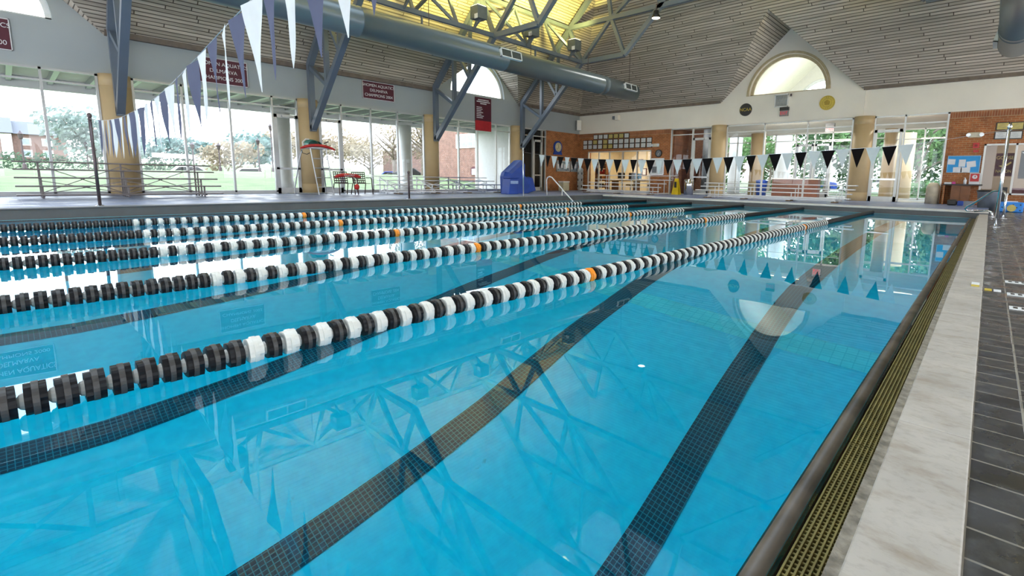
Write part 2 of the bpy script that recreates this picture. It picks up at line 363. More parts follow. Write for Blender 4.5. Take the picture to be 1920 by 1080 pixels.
# ridge skylight, added unseen to light the pool, and the wall behind the camera
zs = rz(XC-SK); b = MB(); y = YB
while y < yh+SK: b.box((XC-SK, y-.05, zs-.05), (XC+SK, y+.05, zs+.1)); y += 2.45
for x in (XC-SK, XC+SK): b.box((x-.08, YB, zs-.05), (x+.08, yh+SK, zs+.12))
sk = struct('window_17', b, m_frame); b = MB(); b.face([(XC-SK, YB, zs+.05), (XC+SK, YB, zs+.05), (XC+SK, yh+SK, zs+.05), (XC-SK, yh+SK, zs+.05)]); ob('window_pane', b, m_glass, sk)
b = MB(); b.prism([(XL-.3, YB, 5.6), (XL-.3, YB, ZE), (XL, YB, ZE), (XC-SK, YB, zs), (XC+SK, YB, zs), (XR, YB, ZE), (XR, YB, 5.6)][0:0] or [(XL, YB, ZE), (XR, YB, ZE), (XC+SK, YB, zs), (XC-SK, YB, zs)], (0, -.3, 0))
for x in (-19.9, -14.9, -9.9, -4.9, .1, 3.9): b.box((x, YB-.3, 0), (x+1.2, YB, ZE))
b.box((XL, YB-.3, 0), (XR, YB, .5)); struct('wall_rear', b, m_wall)
# dark wood fascia under the roof edge
m_fas = mat('fascia_wood', (.16,.125,.10), .6, var=.2, scale=4)
b = MB()
ys = [YB, -3.2, 2.3, 13.4, 18.9, YF]
for a, c in ((2.3, 13.4), (18.9, YF)): WB(b, 'L', a, c, ZE-.02, ZE+.15, -.15, 0)
for a, c in ((XL, -10.68), (-4.42, XR)): WB(b, 'F', a, c, ZE-.02, ZE+.12, -.12, 0)
struct('trim_13_fascia', b, m_fas)

# glazing ---------------------------------------------------------------
def glazing(num, side, s0, s1, z0, z1, muls, trans, mf, door=None, w=.06):
    fr = MB()
    WB(fr, side, s0, s1, z1-w, z1, -.02, .1); WB(fr, side, s0, s1, z0, z0+w, -.02, .1)
    WB(fr, side, s0, s0+w, z0, z1, -.02, .1); WB(fr, side, s1-w, s1, z0, z1, -.02, .1)
    for m in muls: WB(fr, side, m-w/2, m+w/2, z0, z1, -.02, .1)
    if trans: WB(fr, side, s0, s1, trans-.025, trans+.025, -.015, .09)
    wd = struct('window_%d' % num, fr, mf)
    edges = [s0]+list(muls)+[s1]
    for a, c in zip(edges, edges[1:]):
        if door and a < (door[0]+door[1])/2 < c:
            segs = [(trans or z1, z1)]
        else: segs = [(z0, trans), (trans, z1)] if trans else [(z0, z1)]
        for q0, q1 in segs:
            if q1-q0 < .1: continue
            p = MB(); p.face([WP(side, a+.02, q0+.02, .04), WP(side, c-.02, q0+.02, .04), WP(side, c-.02, q1-.02, .04), WP(side, a+.02, q1-.02, .04)])
            ob('window_pane', p, m_glass, wd)
    return wd
def door(num, side, s0, s1, z1, mf, rail=.95, pull=True, midrail=False, gl=None):
    b = MB(); z0 = .02
    WB(b, side, s0, s0+.1, z0, z1, -.03, .06); WB(b, side, s1-.1, s1, z0, z1, -.03, .06)
    WB(b, side, s0, s1, z1-.12, z1, -.03, .06); WB(b, side, s0, s1, z0, z0+.28, -.03, .06)
    if midrail: WB(b, side, s0, s1, .98, 1.05, -.03, .06)
    d = struct('door_%d' % num, b, mf)
    p = MB(); p.face([WP(side, s0+.08, z0+.2, .02), WP(side, s1-.08, z0+.2, .02), WP(side, s1-.08, z1-.1, .02), WP(side, s0+.08, z1-.1, .02)]); ob('door_pane', p, gl or m_glass, d)
    if pull:
        q = MB(); WB(q, side, s0+.05, s1-.05, rail, rail+.07, -.1, -.03); ob('door_handle', q, m_alu, d)
    c = MB(); WB(c, side, (s0+s1)/2-.15, (s0+s1)/2+.15, z1-.1, z1-.03, -.09, -.03); ob('door_closer', c, mf, d)
    return d
b = MB(); WB(b, 'L', YB, 19.0, 0, .15, -.02, .2); struct('baseboard_left', b, m_frame)
glazing(1, 'L', -6.0, 2.05, .15, ZH, (-2.2, .9), ZT, m_frame)
glazing(2, 'L', 2.78, 7.5, .15, ZH, (4.0, 5.3, 6.62), ZT, m_frame, door=(6.62, 7.5))
glazing(3, 'L', 8.2, 12.95, .15, ZH, (9.12, 10.37, 11.6), ZT, m_frame, door=(8.2, 9.12))
glazing(4, 'L', 13.65, 18.3, .15, ZH, (14.88, 16.05, 17.3), ZT, m_framew)
door(1, 'L', 6.65, 7.47, 2.98, m_frame, pull=False, midrail=True)
door(2, 'L', 8.23, 9.08, 2.98, m_frame, pull=False, midrail=True)
dk = glassmat('dark_glass', (.45,.45,.45), 1.0)
glazing(5, 'L', 19.15, 21.12, .02, ZH, (20.05, 20.8), 3.2, m_framew, door=(20.05, 20.8))
door(3, 'L', 20.08, 20.78, 3.0, m_framew, rail=.95)
# lunette windows
def lunette(num, side, c, zb, r, mf, r2=None):
    b = MB(); n = 28
    for ra, rb, d0, d1 in ((r-.12, r, .14, .26),)+(((r2-.1, r2, -.05, .0),) if r2 else ()):
        rows = []
        for i in range(n+1):
            a = PI*i/n; ca, sa = math.cos(a), math.sin(a)
            rows.append([WP(side, c+ra*ca, zb+ra*sa, d0), WP(side, c+rb*ca, zb+rb*sa, d0), WP(side, c+rb*ca, zb+rb*sa, d1), WP(side, c+ra*ca, zb+ra*sa, d1)])
        b.grid(rows, True, 0, True, True)
    WB(b, side, c-r, c+r, zb, zb+.06, .14, .26)
    o = struct('window_%d' % num, b, mf)
    p = MB(); p.face([WP(side, c+(r-.1)*math.cos(PI*i/n), zb+.03+(r-.1)*math.sin(PI*i/n), .2) for i in range(n+1)]); ob('window_pane', p, m_glass, o)
lunette(6, 'L', -.45, 4.9, 1.72, m_white); lunette(7, 'L', 16.15, 4.9, 1.72, m_white); lunette(8, 'F', -7.55, 4.92, 1.72, mat('lunette_trim', (.50,.40,.24), .6), r2=1.84)
# left wall brick return and far wall masonry
b = MB(); WB(b, 'L', 21.12, YF, 0, ZH, 0, .3); struct('wall_left_brick', b, m_brickL)
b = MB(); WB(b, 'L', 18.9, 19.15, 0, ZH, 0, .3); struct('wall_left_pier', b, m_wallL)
b = MB()
WB(b, 'F', XL, -19.15, 0, 3.35, 0, .3); WB(b, 'F', -14.6, -13.4, 0, 3.35, 0, .3); WB(b, 'F', -19.15, -14.6, 2.5, 3.35, 0, .3)
WB(b, 'F', -1.45, -.32, 0, 3.35, 0, .3); WB(b, 'F', -.32, 3.4, 2.36, 3.35, 0, .3); WB(b, 'F', 3.4, XR, 0, 3.35, 0, .3); WB(b, 'F', -.32, 3.4, 0, .5, 0, .3)
struct('wall_far_brick', b, m_brickF)
b = MB(); WB(b, 'F', XL, -13.4, 3.35, ZH, 0, .3); WB(b, 'F', -1.45, XR, 3.35, ZH, 0, .3); struct('trim_14_soldier_course', b, m_soldier)
glazing(9, 'F', -19.15, -14.6, .1, 2.5, (-18.3, -17.5, -16.55, -15.55), None, m_framew)
glazing(10, 'F', -13.4, -11.05, .05, ZH, (-12.12,), 3.25, m_framew, door=(-12.1, -11.05))
door(4, 'F', -12.08, -11.1, 3.05, m_framew, rail=.98)
glazing(11, 'F', -10.28, -4.68, .05, ZH, (-8.4, -6.5), 3.25, m_framew)
glazing(12, 'F', -3.92, -1.45, .05, ZH, (-2.85,), 3.25, m_framew, door=(-3.92, -2.85))
door(5, 'F', -3.88, -2.9, 3.05, m_framew, rail=.98)
glazing(13, 'F', -.32, 3.4, .5, 2.36, (.58, 1.9), None, m_framew)
# columns
def column(n, x, y, r, lab):
    b = MB(); b.lathe([(r, 0), (r, .44), (r-.006, .445), (r-.006, .455), (r, .46), (r, 3.28), (r-.008, 3.285), (r-.008, 3.3), (r, 3.305), (r, 3.62)], (0,0,0), 'Z', 40)
    b.xf(Matrix.Translation((x, y, 0)))
    solo('column', b, m_tan, lab, 'column', off=(x, y, 0), group='round tan columns', smooth=True)
for i, (y, t) in enumerate(((-3.1, 'round tan column beyond the left end of the window wall'), (2.42, 'round tan column behind the tall five-row bleacher'), (7.85, 'round tan column behind the lifeguard chair'), (13.3, 'round tan column behind the low aluminium bleacher by the windows'), (18.75, 'round tan column beside the blue covered lift'))):
    column(i, -19.95, y, .37, t)
column(5, -10.66, 24.2, .38, 'round tan column between the dark glass door and the lobby windows'); column(6, -4.29, 24.2, .38, 'round tan column between the lobby windows and the right glass door')
# ------------------------------------------------------------------ roof steel
FY = (2.42, 7.85, 13.3, 18.8)
FN = ('steel roof truss at the left, on the column behind the tall five-row bleacher', 'steel roof truss on the column behind the lifeguard chair', 'steel roof truss on the column between the white lettered sign and the arched window', 'steel roof truss nearest the brick corner, above the blue covered lift')
def rt(x): return rz(x)-.32
def frame(y, lab, last):
    t = thing('roof_truss', lab, 'roof truss', (XL, y, 0), 'blue grey roof trusses')
    for s in (1, -1):
        X = lambda x: x if s == 1 else 2*XC-x
        def br(nm, p, q, w, h=None):
            b = MB(); b.bar((X(p[0]), y, p[1]), (X(q[0]), y, q[1]), w, h or w, up=(0, 1, 0)); ob(nm, b, m_steel, t)
        foot = (-19.47, 2.5); top = (-19.47, 4.85); B0 = (-15.4, 6.36); B1 = (-12.95, 6.36); T0 = (-16.23, 8.05)
        br('post', (-19.47, 2.42), top, .19); br('brace', foot, B0, .19); br('rafter', (-19.5, rt(-19.5)), (XC, rt(XC)), .2)
        br('web', (-19.4, 4.72), (-18.05, 3.95), .13); br('web', (-18.05, 3.95), (-18.05, rt(-18.05)), .15); br('web', (-17.95, rt(-18.0)), (-17.0, 4.95), .12)
        br('web', (-17.0, 4.95), (-16.9, rt(-16.9)), .12); br('web', T0, B0, .15)
        br('bottom_chord', B0, B1, .19); br('inner_chord', B1, (-8.75, 10.4), .19)
        br('web', B0, (-13.72, 8.05), .15); br('web', (-13.72, 8.05), B1, .15)
        br('web', (-13.72, 8.05), (-14.1, rt(-14.1)), .15); br('web', (-13.72, 8.05), (-10.3, 10.4), .15); br('web', (-11.2, 8.05), (-12.1, rt(-12.1)), .15); br('web', (-11.2, 8.05), (-10.3, 10.4), .13)
        br('web', (-10.3, 10.4), (-10.6, rt(-10.6)), .13)
    for nm, z, xa in (('collar', 8.05, -16.3), ('collar', 10.4, -13.9)):
        b = MB(); b.bar((xa, y, z), (2*XC-xa, y, z), .19, up=(0, 1, 0)); ob(nm, b, m_steel, t)
    for x in (-8.75, 2*XC+8.75): 
        b = MB(); b.bar((x, y, 10.4), (XC, y, rt(XC)-.3), .14, up=(0, 1, 0)); ob('web', b, m_steel, t)
for i, y in enumerate(FY): frame(y, FN[i], i == 3)
for xb, xt, lab in ((-15.4, -16.23, 'long steel truss running above the left air duct and carrying the box lamps'), (.4, 1.23, 'long steel truss running above the right air duct')):
    t = thing('long_truss', lab, 'roof truss', (xb, YB, 6.36), 'long roof trusses')
    b = MB(); b.bar((xb, YB+.3, 6.36), (xb, 18.8, 6.36), .15); ob('bottom_chord', b, m_steel, t)
    b = MB(); b.bar((xt, YB+.3, 8.05), (xt, 18.8, 8.05), .15); ob('top_chord', b, m_steel, t)
    y = 18.8; k = 0
    while y > -3:
        st = 1.82
        b = MB(); b.bar((xt, y-st, 8.05), (xb, y-st, 6.36), .1); ob('web', b, m_steel, t)
        b = MB(); b.bar((xt, y-st, 8.05), (xb, y-(0 if k % 2 == 0 else 2*st), 6.36), .1); ob('web', b, m_steel, t)
        if k % 3 == 0:
            b = MB(); b.bar((xt, y-st, 8.05), (xb, y-2*st, 6.36), .1); ob('web', b, m_steel, t)
        y -= st; k += 1
    b = MB()
    for y in (4.6, 10.0, 15.6): b.box((xb-.04, y, 5.95), (xb+.04, y+.04, 6.3)); b.box((xb-.04, y, 5.95), (xb+.04, y+.3, 5.99)); ob('bracket', b, m_steel, t); b = MB()
    pass

# air ducts
m_duct = mat('duct_paint', (.10,.13,.15), .3, .15, var=.06, scale=1)
m_ductd = mat('duct_grille_dark', (.05,.06,.06), .6)
m_gf = mat('grille_frame_white', (.72,.74,.75), .4)
for xd, yend, lab in ((-14.05, 21.3, 'big round grey air duct hanging along the window side'), (.12, 20.8, 'big round grey air duct at the top right edge of the view')):
    r = .41; z = 5.14
    t = thing('air_duct', lab, 'air duct', (xd, YB, z))
    b = MB(); prof = [(r, YB+.3)]
    for y in (-4, 1.5, 7, 12.5, 18.4, 18.75):
        prof += [(r, y), (r+.012, y+.01), (r+.012, y+.05), (r, y+.06)]
    prof += [(r, yend-.03), (r-.03, yend)]
    b.lathe(prof, (xd, 0, z), 'Y', 40); ob('duct_shell', b, m_duct, t, smooth=True, bevel=0)
    sx = 1 if xd < -5 else -1
    for y in (4.4, 12.55, 20.4):
        a = .22
        M = Matrix.Translation((xd, y, z)) @ Matrix.Rotation(-a*sx, 4, 'Y')
        b = MB(); w, h = .5, .155
        for q in ((-w, -h, w, -h+.03), (-w, h-.03, w, h), (-w, -h, -w+.03, h), (w-.03, -h, w, h), (-.015, -h, .015, h)):
            b.box((sx*(r-.02) if sx > 0 else -(r+.09), q[0], q[1]), (r+.09 if sx > 0 else -(r-.02), q[2], q[3]))
        b.xf(M); g = ob('grille', b, m_gf, t)
        b = MB(); b.box((min(sx*(r-.05), sx*(r+.07)), -w+.02, -h+.02), (max(sx*(r-.05), sx*(r+.07)), w-.02, h-.02))
        b.xf(M); ob('grille_louvres', b, m_ductd, g)
    b = MB(); b.box((xd-.62, 9.9, z-.28), (xd-.3, 11.0, z+.05)); ob('side_outlet', b, m_duct, t)
    for y in (1.0, 5.2, 9.4, 14.0, 17.6, 20.9):
        b = MB(); b.tube([(xd, y, z+r-.02), (xd, y, 6.4 if y < 18 else 7.0)], .012, 6); ob('hanger_rod', b, m_dsteel, t)

# box uplights on the long trusses
m_box = mat('lamp_housing', (.11,.13,.14), .5)
m_lens = mat('uplight_lens', (.9,.85,.5), .3, em=((1,.9,.5), 6))
first = None
ord_ = ['first', 'second', 'third', 'fourth', 'fifth', 'sixth']
UY = (17.75, 15.0, 12.2, 9.3, 6.4, 3.5)
UPW = 460
def uplight(x, y, lab):
    global first
    if first is None:
        t = thing('box_uplight', lab, 'lamp', (x, y, 6.43), 'box uplights on the roof trusses')
        b = MB(); b.box((x-.23, y-.23, 6.62), (x+.23, y+.23, 7.08)); ob('housing', b, m_box, t, bevel=.02)
        b = MB(); b.box((x-.19, y-.19, 7.08), (x+.19, y+.19, 7.1)); ob('lens', b, m_lens, t)
        b = MB(); b.box((x+.05, y-.245, 6.6), (x+.22, y-.23, 6.76)); ob('ballast_cover', b, m_white, t)
        b = MB(); b.bar((x-.12, y, 6.63), (x-.315, y, 6.37), .05); b.bar((x+.1, y, 6.63), (x-.315, y, 6.33), .05); ob('bracket', b, m_steel, t)
        first = t
    else: t = dup(first, (x, y, 6.43), lab)
    l = D.lights.new('uplight_lamp', 'SPOT'); l.energy = UPW; l.color = (1, .88, .2); l.spot_size = 2.7; l.spot_blend = .5; l.shadow_soft_size = .12
    o = D.objects.new('uplight_lamp', l); COL.objects.link(o); o.parent = t; o.location = (0, 0, .75); o.rotation_euler = (PI, -.6 if x < XC else .6, 0)
for i, y in enumerate(UY): uplight(-15.0, y, 'dark box uplight on the truss above the left duct, %s from the far end' % ord_[i])
for i, y in enumerate(UY): uplight(.0, y, 'dark box uplight on the truss above the right duct, %s from the far end' % ord_[i])
# pendant lamp
lx, ly, lz = -11.25, 18.55, 7.52
t = thing('pendant_lamp', 'round black pendant lamp with a bright face under the far truss collar', 'lamp', (lx, ly, lz))
b = MB(); b.lathe([(.07, .3), (.11, .28), (.12, .14), (.15, .12), (.18, .02), (.17, 0)], (lx, ly, lz), 'Z', 20); ob('housing', b, m_black, t, smooth=True)
b = MB(); b.lathe([(.165, -.005), (.12, -.025), (.0, -.035)], (lx, ly, lz), 'Z', 20, capb=False); ob('lens', b, mat('pendant_lens', (.9,.85,.8), .3, em=((1,.93,.85), 9)), t, smooth=True)
b = MB(); b.tube([(lx, ly, lz+.3), (lx, ly, lz+.55), (lx, ly+.25, lz+.6)], .02, 8); ob('hook', b, m_dsteel, t)
l = D.lights.new('pendant_light', 'SPOT'); l.energy = 500; l.color = (1,.95,.85); l.spot_size = 2.3; l.spot_blend = .6; l.shadow_soft_size = .15
o = D.objects.new('pendant_light', l); COL.objects.link(o); o.parent = t; o.location = (0, 0, -.06)

# ------------------------------------------------------------------ lane ropes
def float_mesh(name, R, L, m):
    b = MB(); n = 32; rows = []
    st = [(-.5, .80, 0), (-.49, 1, 1), (-.16, 1, 1), (-.15, 1.04, 0), (.15, 1.04, 0), (.16, 1, 2), (.49, 1, 2), (.5, .80, 0)]
    for s, k, md in st:
        row = []
        for j in range(n):
            r = R*k
            if md and (j//4+(md-1)) % 2 == 0: r *= .92
            a = 2*PI*j/n; row.append((r*math.cos(a), s*L, r*math.sin(a)))
        rows.append(row)
    hub = lambda s: [(.3*R*math.cos(2*PI*j/n), s*L, .3*R*math.sin(2*PI*j/n)) for j in range(n)]
    b.grid([hub(-.5)]+rows[:3], True, 0, True, False); b.grid(rows[2:6], True, 2); b.grid(rows[5:]+[hub(.5)], True, 0, False, True)
    b.lathe([(.1*R, -.5*L-.028), (.42*R, -.5*L-.012), (.5*R, -.5*L)], (0,0,0), 'Y', 12, mi=1)
    return b, b.mesh(name, [m, m_fw, m_fg if m is m_fb else m])
m_fg = mat('float_band_grey', (.04,.037,.036), .5, var=.2, scale=20); m_fb = mat('float_black', (.007,.007,.009), .45, var=.2, spec=.2); m_fw = mat('float_white', (.68,.67,.62), .4, var=.05); m_fo = mat('float_orange', (.85,.28,.02), .4, var=.05)
PITCH, FR, FL = .0825, .068, .063
fl = {c: float_mesh('float', FR, FL, m) for c, m in (('b', m_fb), ('w', m_fw), ('o', m_fo))}
RZ = -.062
ropes = [(-2.70, .74, 3.48, 10.3, 12.1, 'nearest'), (-4.75, 1.0, 3.76, 10.23, 12.6, 'second'), (-6.80, 1.05, 3.9, 10.34, 13.2, 'third'), (-8.88, 1.22, 3.98, 10.3, 13.4, 'fourth'), (-10.96, 1.33, 4.16, 10.5, 13.6, 'fifth')]
for x, yw, o1, o2, ye, nm in ropes:
    lab = {'nearest': 'black and white lane rope nearest the camera', 'fifth': 'black and white lane rope farthest across, beside the window side'}.get(nm, '%s black and white lane rope counting from the camera' % nm)
    t = thing('lane_rope', lab, 'lane rope', (x, 0, RZ), 'floating lane ropes')
    b = MB(); b.tube([(x, -.7, RZ), (x, 17.9, RZ-.0)], .006, 6); ob('cable', b, m_black, t)
    y = -.58; k = 0; rest = MB(); pick = 0
    jo = lambda q: abs(y-q) < PITCH/2
    while y < ye:
        if jo(o1) or jo(o2): c = 'o'
        elif y < yw: c = 'b'
        else:
            pick += 1; c = 'w' if pick % 2 else 'b'
        if k < 100:
            o = D.objects.new('float', fl[c][1]); COL.objects.link(o); o.parent = t; o.location = (0, y, 0); o.rotation_euler = (0, random.uniform(-.4, .4), random.uniform(-.02, .02))
        else:
            src = fl[c][0]; n0 = len(rest.v); rest.v += [v+Vector((x, y, RZ)) for v in src.v]
            rest.f += [[i+n0 for i in f] for f in src.f]; rest.m += [(1 if mi == 1 else 3 if mi == 2 and c == 'b' else {'b': 0, 'w': 1, 'o': 2}[c]) for mi in src.m]; rest.uv += src.uv
        y += PITCH; k += 1
    while y < 17.9:
        rest.lathe([(.03, y-.025), (.056, y-.022), (.056, y+.022), (.03, y+.025)], (x, 0, RZ), 'Y', 14); y += .058
    ob('far_floats', rest, [m_fb, m_fw, m_fo, m_fg], t, kind='stuff')
    b = MB(); b.tube([(x, 17.9, RZ), (x, 18.1, RZ+.02)], .018, 8); ob('anchor', b, m_chrome, t)

# ------------------------------------------------------------------ flag strings
def interp(P, x):
    for (a, za), (c, zc) in zip(P, P[1:]):
        if a <= x <= c: return za+(zc-za)*(x-a)/(c-a)
    return P[-1][1]
def smooth(P, x, h=.5): return sum(interp(P, x+d*h) for d in (-1, -.5, 0, .5, 1))/5
def clothmat(name, c):
    m, t, b, N, L = nodes(name); out = N['Material Output']; N.remove(b)
    tc = N.new('ShaderNodeTexCoord'); n = N.new('ShaderNodeTexNoise'); n.inputs['Scale'].default_value = 9; L.new(tc.outputs['Object'], n.inputs['Vector'])
    r = N.new('ShaderNodeValToRGB'); r.color_ramp.elements[0].color = (*[x*.85 for x in c], 1); r.color_ramp.elements[1].color = (*c, 1); L.new(n.outputs['Fac'], r.inputs[0])
    d = N.new('ShaderNodeBsdfPrincipled'); d.inputs['Roughness'].default_value = .7; d.inputs['Specular IOR Level'].default_value = .15; s = N.new('ShaderNodeBsdfTranslucent'); L.new(r.outputs[0], d.inputs[0]); L.new(r.outputs[0], s.inputs[0])
    mx = N.new('ShaderNodeMixShader'); mx.inputs[0].default_value = .35; L.new(d.outputs[0], mx.inputs[1]); L.new(s.outputs[0], mx.inputs[2]); L.new(mx.outputs[0], out.inputs[0]); return m
m_fl_w = clothmat('pennant_white', (.74,.79,.80)); m_fl_b = clothmat('pennant_black', (.005,.004,.005)); m_fl_g = clothmat('pennant_backlit_black', (.12,.13,.21)); m_fl_w2 = clothmat('pennant_white_near', (.80,.82,.84))  # near dark flags are black cloth, backlight put into their slate colour
def pennant(W, H, amp, ph, yaw):
    b = MB(); n = 10; k = 7; rows = []
    for i in range(n+1):
        v = i/n; hw_ = W/2*(1-v)+.004
        curl = amp*.9*v*v
        rows.append([(hw_*(2*j/k-1)+curl*math.sin(ph*1.7)*.5, 2.4*amp*v*(1-v)*math.sin(3.2*v+ph+1.6*(2*j/k-1))+curl*math.cos(ph), -H*v) for j in range(k+1)])
    b.grid(rows); b.xf(Matrix.Rotation(yaw, 4, 'Z')); return b
def flags(lab, y, P, x0, n, pitch, W, H, amp, mats, group=None):
    t = thing('pennant_string', lab, 'pennant string', (P[0][0], y, P[0][1]), 'backstroke pennant strings')
    xs = [P[0][0]+(P[-1][0]-P[0][0])*i/80 for i in range(81)]
    b = MB(); b.tube([(x, y, smooth(P, x) if 3 < i < 78 else interp(P, x)) for i, x in enumerate(xs)], .0035, 5); ob('cord', b, m_alu, t)
    rnd = random.Random(int(abs(x0)*10))
    for i in range(n):
        x = x0+i*pitch; z = smooth(P, x); sl = (smooth(P, x+.1)-smooth(P, x-.1))/.2
        pb = pennant(W, H*rnd.uniform(.97, 1.03), amp*rnd.uniform(.4, 1.2), rnd.uniform(0, 6), rnd.uniform(-.25, .25))
        pb.xf(Matrix.Translation((x, y, z-.004)) @ Matrix.Rotation(-math.atan(sl)*.9, 4, 'Y'))
        ob('pennant', pb, mats[i % 2], t, smooth=True)
PN = [(-13.555, 1.83), (-11.6, 1.67), (-9.9, 1.60), (-8, 1.62), (-6.9, 1.67), (-5.5, 1.81), (-4.6, 1.92), (-3.9, 1.99), (-2.5, 2.12), (.2, 2.36)]
flags('pennant string nearest the camera, backlit black and white flags sweeping up over the water', 1.22, PN, -12.5, 35, .33, .27, .60, .022, (m_fl_w2, m_fl_g))
PF = [(-13.56, 1.79), (-12.74, 1.675), (-10.4, 1.49), (-7.4, 1.42), (-5.5, 1.48), (-3.7, 1.57), (-2.0, 1.65), (-1.4, 1.68), (.12, 1.92)]
flags('pennant string across the far end, black and white triangle flags', 13.2, PF, -12.62, 37, .309, .285, .43, .008, (m_fl_w, m_fl_b))
def post(lab, x, y, z0, h, r, m, lean=(0, 0)):
    t = thing('flag_post', lab, 'post', (x, y, z0), 'pennant string posts')
    b = MB(); b.tube([(x, y, z0), (x+lean[0], y+lean[1], z0+h)], r, 12); ob('pole', b, m, t, smooth=True)
    b = MB(); b.lathe([(r*2.6, 0), (r*2.6, .012), (r*1.3, .03)], (x, y, z0), 'Z', 16); ob('base_flange', b, m_chrome, t)
    b = MB(); b.lathe([(r*1.25, -.03), (r*1.4, 0), (r*1.1, .03), (.01, .045)], (x+lean[0], y+lean[1], z0+h), 'Z', 12); b.tube([(x+lean[0]-.05, y, z0+h-.08), (x+lean[0]+.05, y, z0+h-.08)], .012, 6); ob('cap', b, m, t)
post('dark pennant post in front of the tall five-row bleacher', -13.6, 1.22, .1, 1.80, .028, m_dsteel)
post('slim pale pennant post in front of the blue covered lift', -13.6, 13.2, .1, 1.82, .024, m_alu, (-.03, 0))
post('tall shiny pennant post at the right pool edge near the grab rail', .16, 13.0, 0, 1.98, .03, m_chrome)
post('short dark post on the curb in front of the low aluminium bleacher', -13.6, 8.25, .1, .83, .03, m_dsteel)

# ------------------------------------------------------------------ gutter grating on the near edge
m_gr = mat('olive_grating', (.20,.165,.055), .5, var=.25, scale=8)
b = MB(); Lg = .97
for i in range(7): x = -.274+i*.0135; b.box((x, .004, -.02), (x+.0045, Lg-.004, 0))
for j in range(int(Lg/.017)): b.box((-.274, .006+j*.017, -.018), (-.188, .0115+j*.017, -.006))
g0 = None; y = -1.05; i = 0
while y < 17:
    L_ = 'olive plastic gutter grating along the right pool edge'
    if g0 is None: g0 = solo('gutter_grate', b, m_gr, L_, 'grating', off=None, group='gutter gratings on the right edge'); g0.location = (0, y, -.075)
    else: o = g0.copy(); COL.objects.link(o); o.location = (0, y, -.075)
    y += Lg; i += 1
# ------------------------------------------------------------------ things on the walls
ZD = .09
def sign(name, side, c, z, wd, ht, m, lab, cat, dep=.03, mborder=None, bw=.025, group=None):
    t = thing(name, lab, cat, WP(side, c, z, 0), group)
    b = MB(); WB(b, side, c-wd/2, c+wd/2, z-ht/2, z+ht/2, -dep, -.003); ob('panel', b, m, t)
    if mborder:
        b = MB()
        for q in ((-wd/2, -ht/2, wd/2, -ht/2+bw), (-wd/2, ht/2-bw, wd/2, ht/2), (-wd/2, -ht/2, -wd/2+bw, ht/2), (wd/2-bw, -ht/2, wd/2, ht/2)):
            WB(b, side, c+q[0], c+q[2], z+q[1], z+q[3], -dep-.008, -dep+.002)
        ob('border', b, mborder, t)
    return t
m_mar = mat('maroon_vinyl', (.085,.008,.022), .5, var=.08); m_let = mat('white_lettering', (.72,.70,.70), .5); m_red = mat('red_vinyl', (.42,.008,.018), .5); m_yel = mat('gold_paint', (.62,.46,.06), .45, var=.1)
m_redp = mat('red_plastic', (.50,.02,.02), .4); m_blue = mat('blue_cover', (.012,.06,.36), .45, var=.15, scale=3); m_paper = mat('paper', (.74,.75,.78), .7, var=.04)
m_wood = mat('brown_cabinet_wood', (.22,.08,.025), .45, var=.15, scale=5); m_teal = mat('teal_plastic', (.03,.20,.17), .4); m_grey = mat('grey_plastic', (.16,.18,.21), .5)
def banner(c, z, wd, ht, lines, lab, size):
    t = sign('banner', 'L', c, z, wd, ht, m_mar, lab, 'banner', mborder=m_let, bw=.02, group='maroon champions banners')
    for i, s in enumerate(lines): text('lettering', s, (XL+.036, c, z+(.5-(i+.5)/len(lines))*ht*.82), size, R_LEFT, m_let, t, sx=.95)
banner(5.2, 4.18, 1.42, .82, ('SHOMEN AQUATICS', 'DELMARVA', 'CHAMPIONS 2002'), 'maroon champions banner ending in 2002, half hidden by the near pennants', .165)
banner(10.76, 4.33, 1.42, .72, ('SHOMEN AQUATICS', 'DELMARVA', 'CHAMPIONS 2004'), 'maroon champions banner ending in 2004 between two roof trusses', .165)
banner(-.25, 4.32, 1.42, .80, ('SHOMEN AQUATICS', 'DELMARVA', 'CHAMPIONS 2000'), 'maroon banner cut off by the left edge of the view', .165)
t = thing('record_banner', 'tall red and maroon hanging banner with small lines of text, below the left arched window', 'banner', (XL, 16.4, 4.8))
b = MB(); WB(b, 'L', 15.88, 16.92, 3.66, 4.80, -.05, -.03); ob('upper_cloth', b, m_mar, t)
b = MB(); WB(b, 'L', 15.88, 16.92, 3.16, 3.66, -.05, -.03); ob('lower_cloth', b, m_red, t)
b = MB()
for i, wd in enumerate((.7, .86, .4)): WB(b, 'L', 16.4-wd/2, 16.4+wd/2, 4.66-i*.09, 4.71-i*.09, -.056, -.049)
for i, wd in enumerate((.34, .38, .3, .42, .3, .46, .4)): WB(b, 'L', 15.96, 15.96+wd, 4.30-i*.085, 4.335-i*.085, -.056, -.049)
ob('printed_lines', b, m_let, t)
